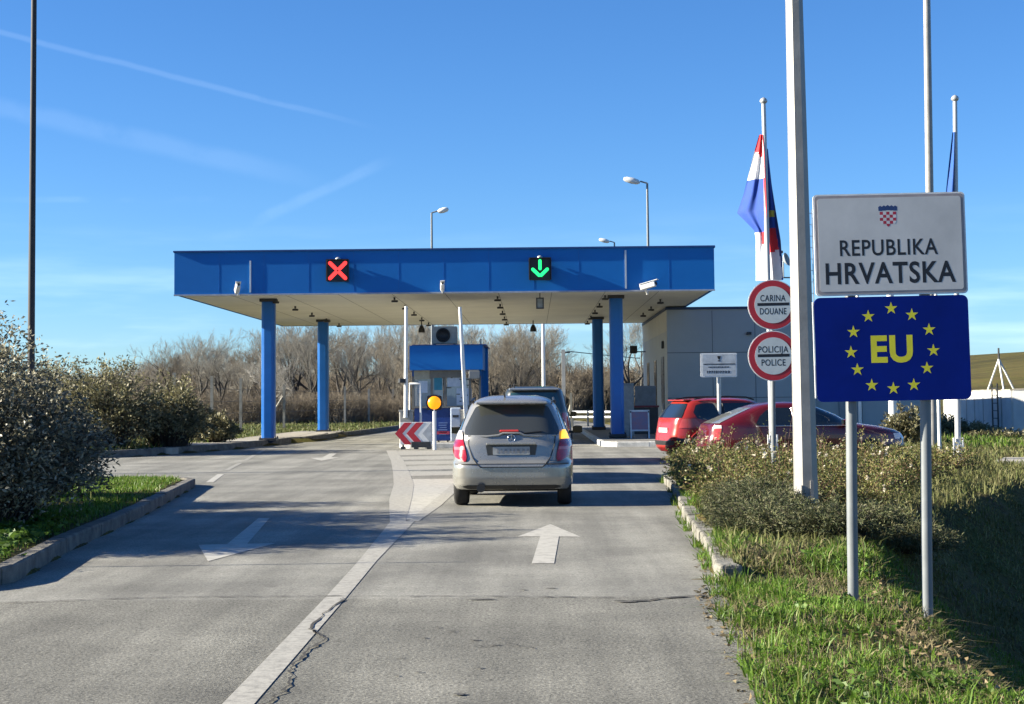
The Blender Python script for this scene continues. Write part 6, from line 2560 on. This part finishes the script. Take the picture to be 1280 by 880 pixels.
# distinctive ones
tp = at(322, 455, 78)
t = tree(2, tp.x, 80, 3.9, 'small crooked tree with a pale trunk near the second fence post', None)
t.children[0].data = t.children[0].data.copy()
t.children[0].data.materials[0] = M_PALEB
for px, top, Y, k in ((716, 470, 150, 2), (735, 466, 165, 4), (757, 462, 150, 2)):
    tp = at(px, top, Y)
    tree(k, tp.x, Y, tp.z - H1(tp.x, Y), 'small distant bare tree seen between the pole with the wire and the right columns', 'small trees behind the right columns')
for px, top, Y, k in ((786, 398, 112, 0), (798, 392, 118, 3)):
    tp = at(px, top, Y)
    tree(k, tp.x, Y, tp.z - H1(tp.x, Y), 'bare tree with yellowish twigs close behind the left end of the office building', 'trees behind the office building')

# brushwood under the trees
M_BRUSH = mat('brush_twigs', (.20, .165, .12), .95, var=.3, scale=1)


def thicket(seed):
    g = np.random.default_rng(seed)
    n = 620
    a = g.uniform(0, 6.28, n)
    rr = np.sqrt(g.random(n)) * 2.2
    f = np.stack([np.cos(a) * rr, np.sin(a) * rr * .6, np.zeros(n)], 1)
    d = np.stack([g.normal(0, .35, n), g.normal(0, .3, n), np.ones(n)], 1)
    L = g.uniform(.8, 2.6, n)[:, None]
    m_ = f + nrm(d) * L * .55
    e = m_ + nrm(d + g.normal(0, .35, (n, 3))) * L * .45
    A = [f, m_]
    B = [m_, e]
    r0 = [np.full(n, .016), np.full(n, .011)]
    r1 = [np.full(n, .011), np.full(n, .005)]
    for _ in range(3):
        t = g.uniform(.2, .9, n)[:, None]
        p = m_ + (e - m_) * t
        A.append(p)
        B.append(p + nrm(d + g.normal(0, .8, (n, 3))) * L * g.uniform(.15, .35, n)[:, None])
        r0.append(np.full(n, .009))
        r1.append(np.full(n, .004))
    return twigs('thicket', np.concatenate(A), np.concatenate(B), np.concatenate(r0), np.concatenate(r1), M_BRUSH)


THK = [thicket(s) for s in (1, 2, 3)]
n_t = 0
for Y, step, hh in ((97, 40, .75), (114, 34, .95), (135, 30, 1.25), (165, 24, 1.9)):
    px = 110
    while px < 830:
        p_ = px + r_.uniform(-9, 9)
        px += step * r_.uniform(.7, 1.3)
        if Y < 140 and 560 < p_ < 830:
            continue
        p = at(p_, 500, Y + r_.uniform(-6, 6))
        o = bpy.data.objects.new('thicket', THK[n_t % 3])
        COL.objects.link(o)
        n_t += 1
        o.location = (p.x, p.y, H1(p.x, p.y))
        o.rotation_euler = (0, 0, r_.uniform(-.4, .4))
        s = hh * r_.uniform(.8, 1.2)
        o.scale = (s * 1.3, s, s)
        left = p_ < 560
        tag(o, 'brown leafless thicket at the foot of the wood left of the booth' if left else 'brown leafless thicket far behind the right columns', 'thicket', 'thickets left of the booth' if left else 'thickets behind the right columns')
# the wood behind reads as one mass
g = np.random.default_rng(5)
n = 22000
x = g.uniform(-75, 34, n)
y = g.uniform(182, 235, n)
pxs = 665 + x * FOC / y
ztop = np.array([at(min(max(a, 60), 720), top_at(min(max(a, 60), 720)) + 78, b).z for a, b in zip(pxs, y)])
ztop = np.where(pxs > 690, 4.5 + 3 * 0, ztop)
z0 = height(x, y)
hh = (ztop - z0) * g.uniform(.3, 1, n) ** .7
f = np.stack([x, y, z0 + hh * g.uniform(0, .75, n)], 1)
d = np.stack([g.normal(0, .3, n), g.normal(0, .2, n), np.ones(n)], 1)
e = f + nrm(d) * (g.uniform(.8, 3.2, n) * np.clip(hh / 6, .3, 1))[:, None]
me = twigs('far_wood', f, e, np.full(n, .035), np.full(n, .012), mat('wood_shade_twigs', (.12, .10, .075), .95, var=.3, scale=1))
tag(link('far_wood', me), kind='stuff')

# ---- fence on the left: concrete posts with wire
fc = thing('wire_fence', 'wire fence on slim concrete posts along the wood left of the crossing', 'fence', (-12.2, 61, .1))
M_CPOST = mat('concrete_post', (.36, .34, .29), .9, var=.2, scale=3)
fpx = ((218, 466, 500, 58), (265, 470, 552, 61), (301, 473, 546, 70), (355, 480, 541, 77), (431, 483, 534, 91), (461, 486, 532, 95), (491, 486, 530, 100))
tops = []
for px, pt, pb, Y in fpx:
    tp = at(px, pt, Y)
    zb = H1(tp.x, Y)
    put(MB().box((tp.x, Y, (tp.z + zb) / 2 - .1), (.11, .11, tp.z - zb + .2)), 'post', M_CPOST, fc)
    tops.append(tp)
p3 = tops[3]
put(MB().tube([(p3.x - .05, 77, p3.z - .6), (p3.x - 1.0, 76.6, H1(p3.x - 1, 76.6))], .05, 6), 'brace', M_CPOST, fc)
wr = MB()
for k in (.15, .5, .9, 1.4, 1.9):
    wr.tube([Vector((p.x, p.y - .06, H1(p.x, p.y) + k)) for p in tops], .007, 4)
put(wr, 'wire', M_DARK, fc)

tp_ = thing('thin_post', 'thin bare post on the left island whose shadow line crosses the left lane', 'post', (-6.5, 14.65, .1))
MB().tube([(0, 0, 0), (0, 0, 2.25)], [.018, .016], 8).build('shaft', M_GALV2, tp_)
MB().lathe([(.016, 0), (.012, .02), (0, .025)], 8, (0, 0, 2.25)).build('post_cap', M_DARK, tp_)
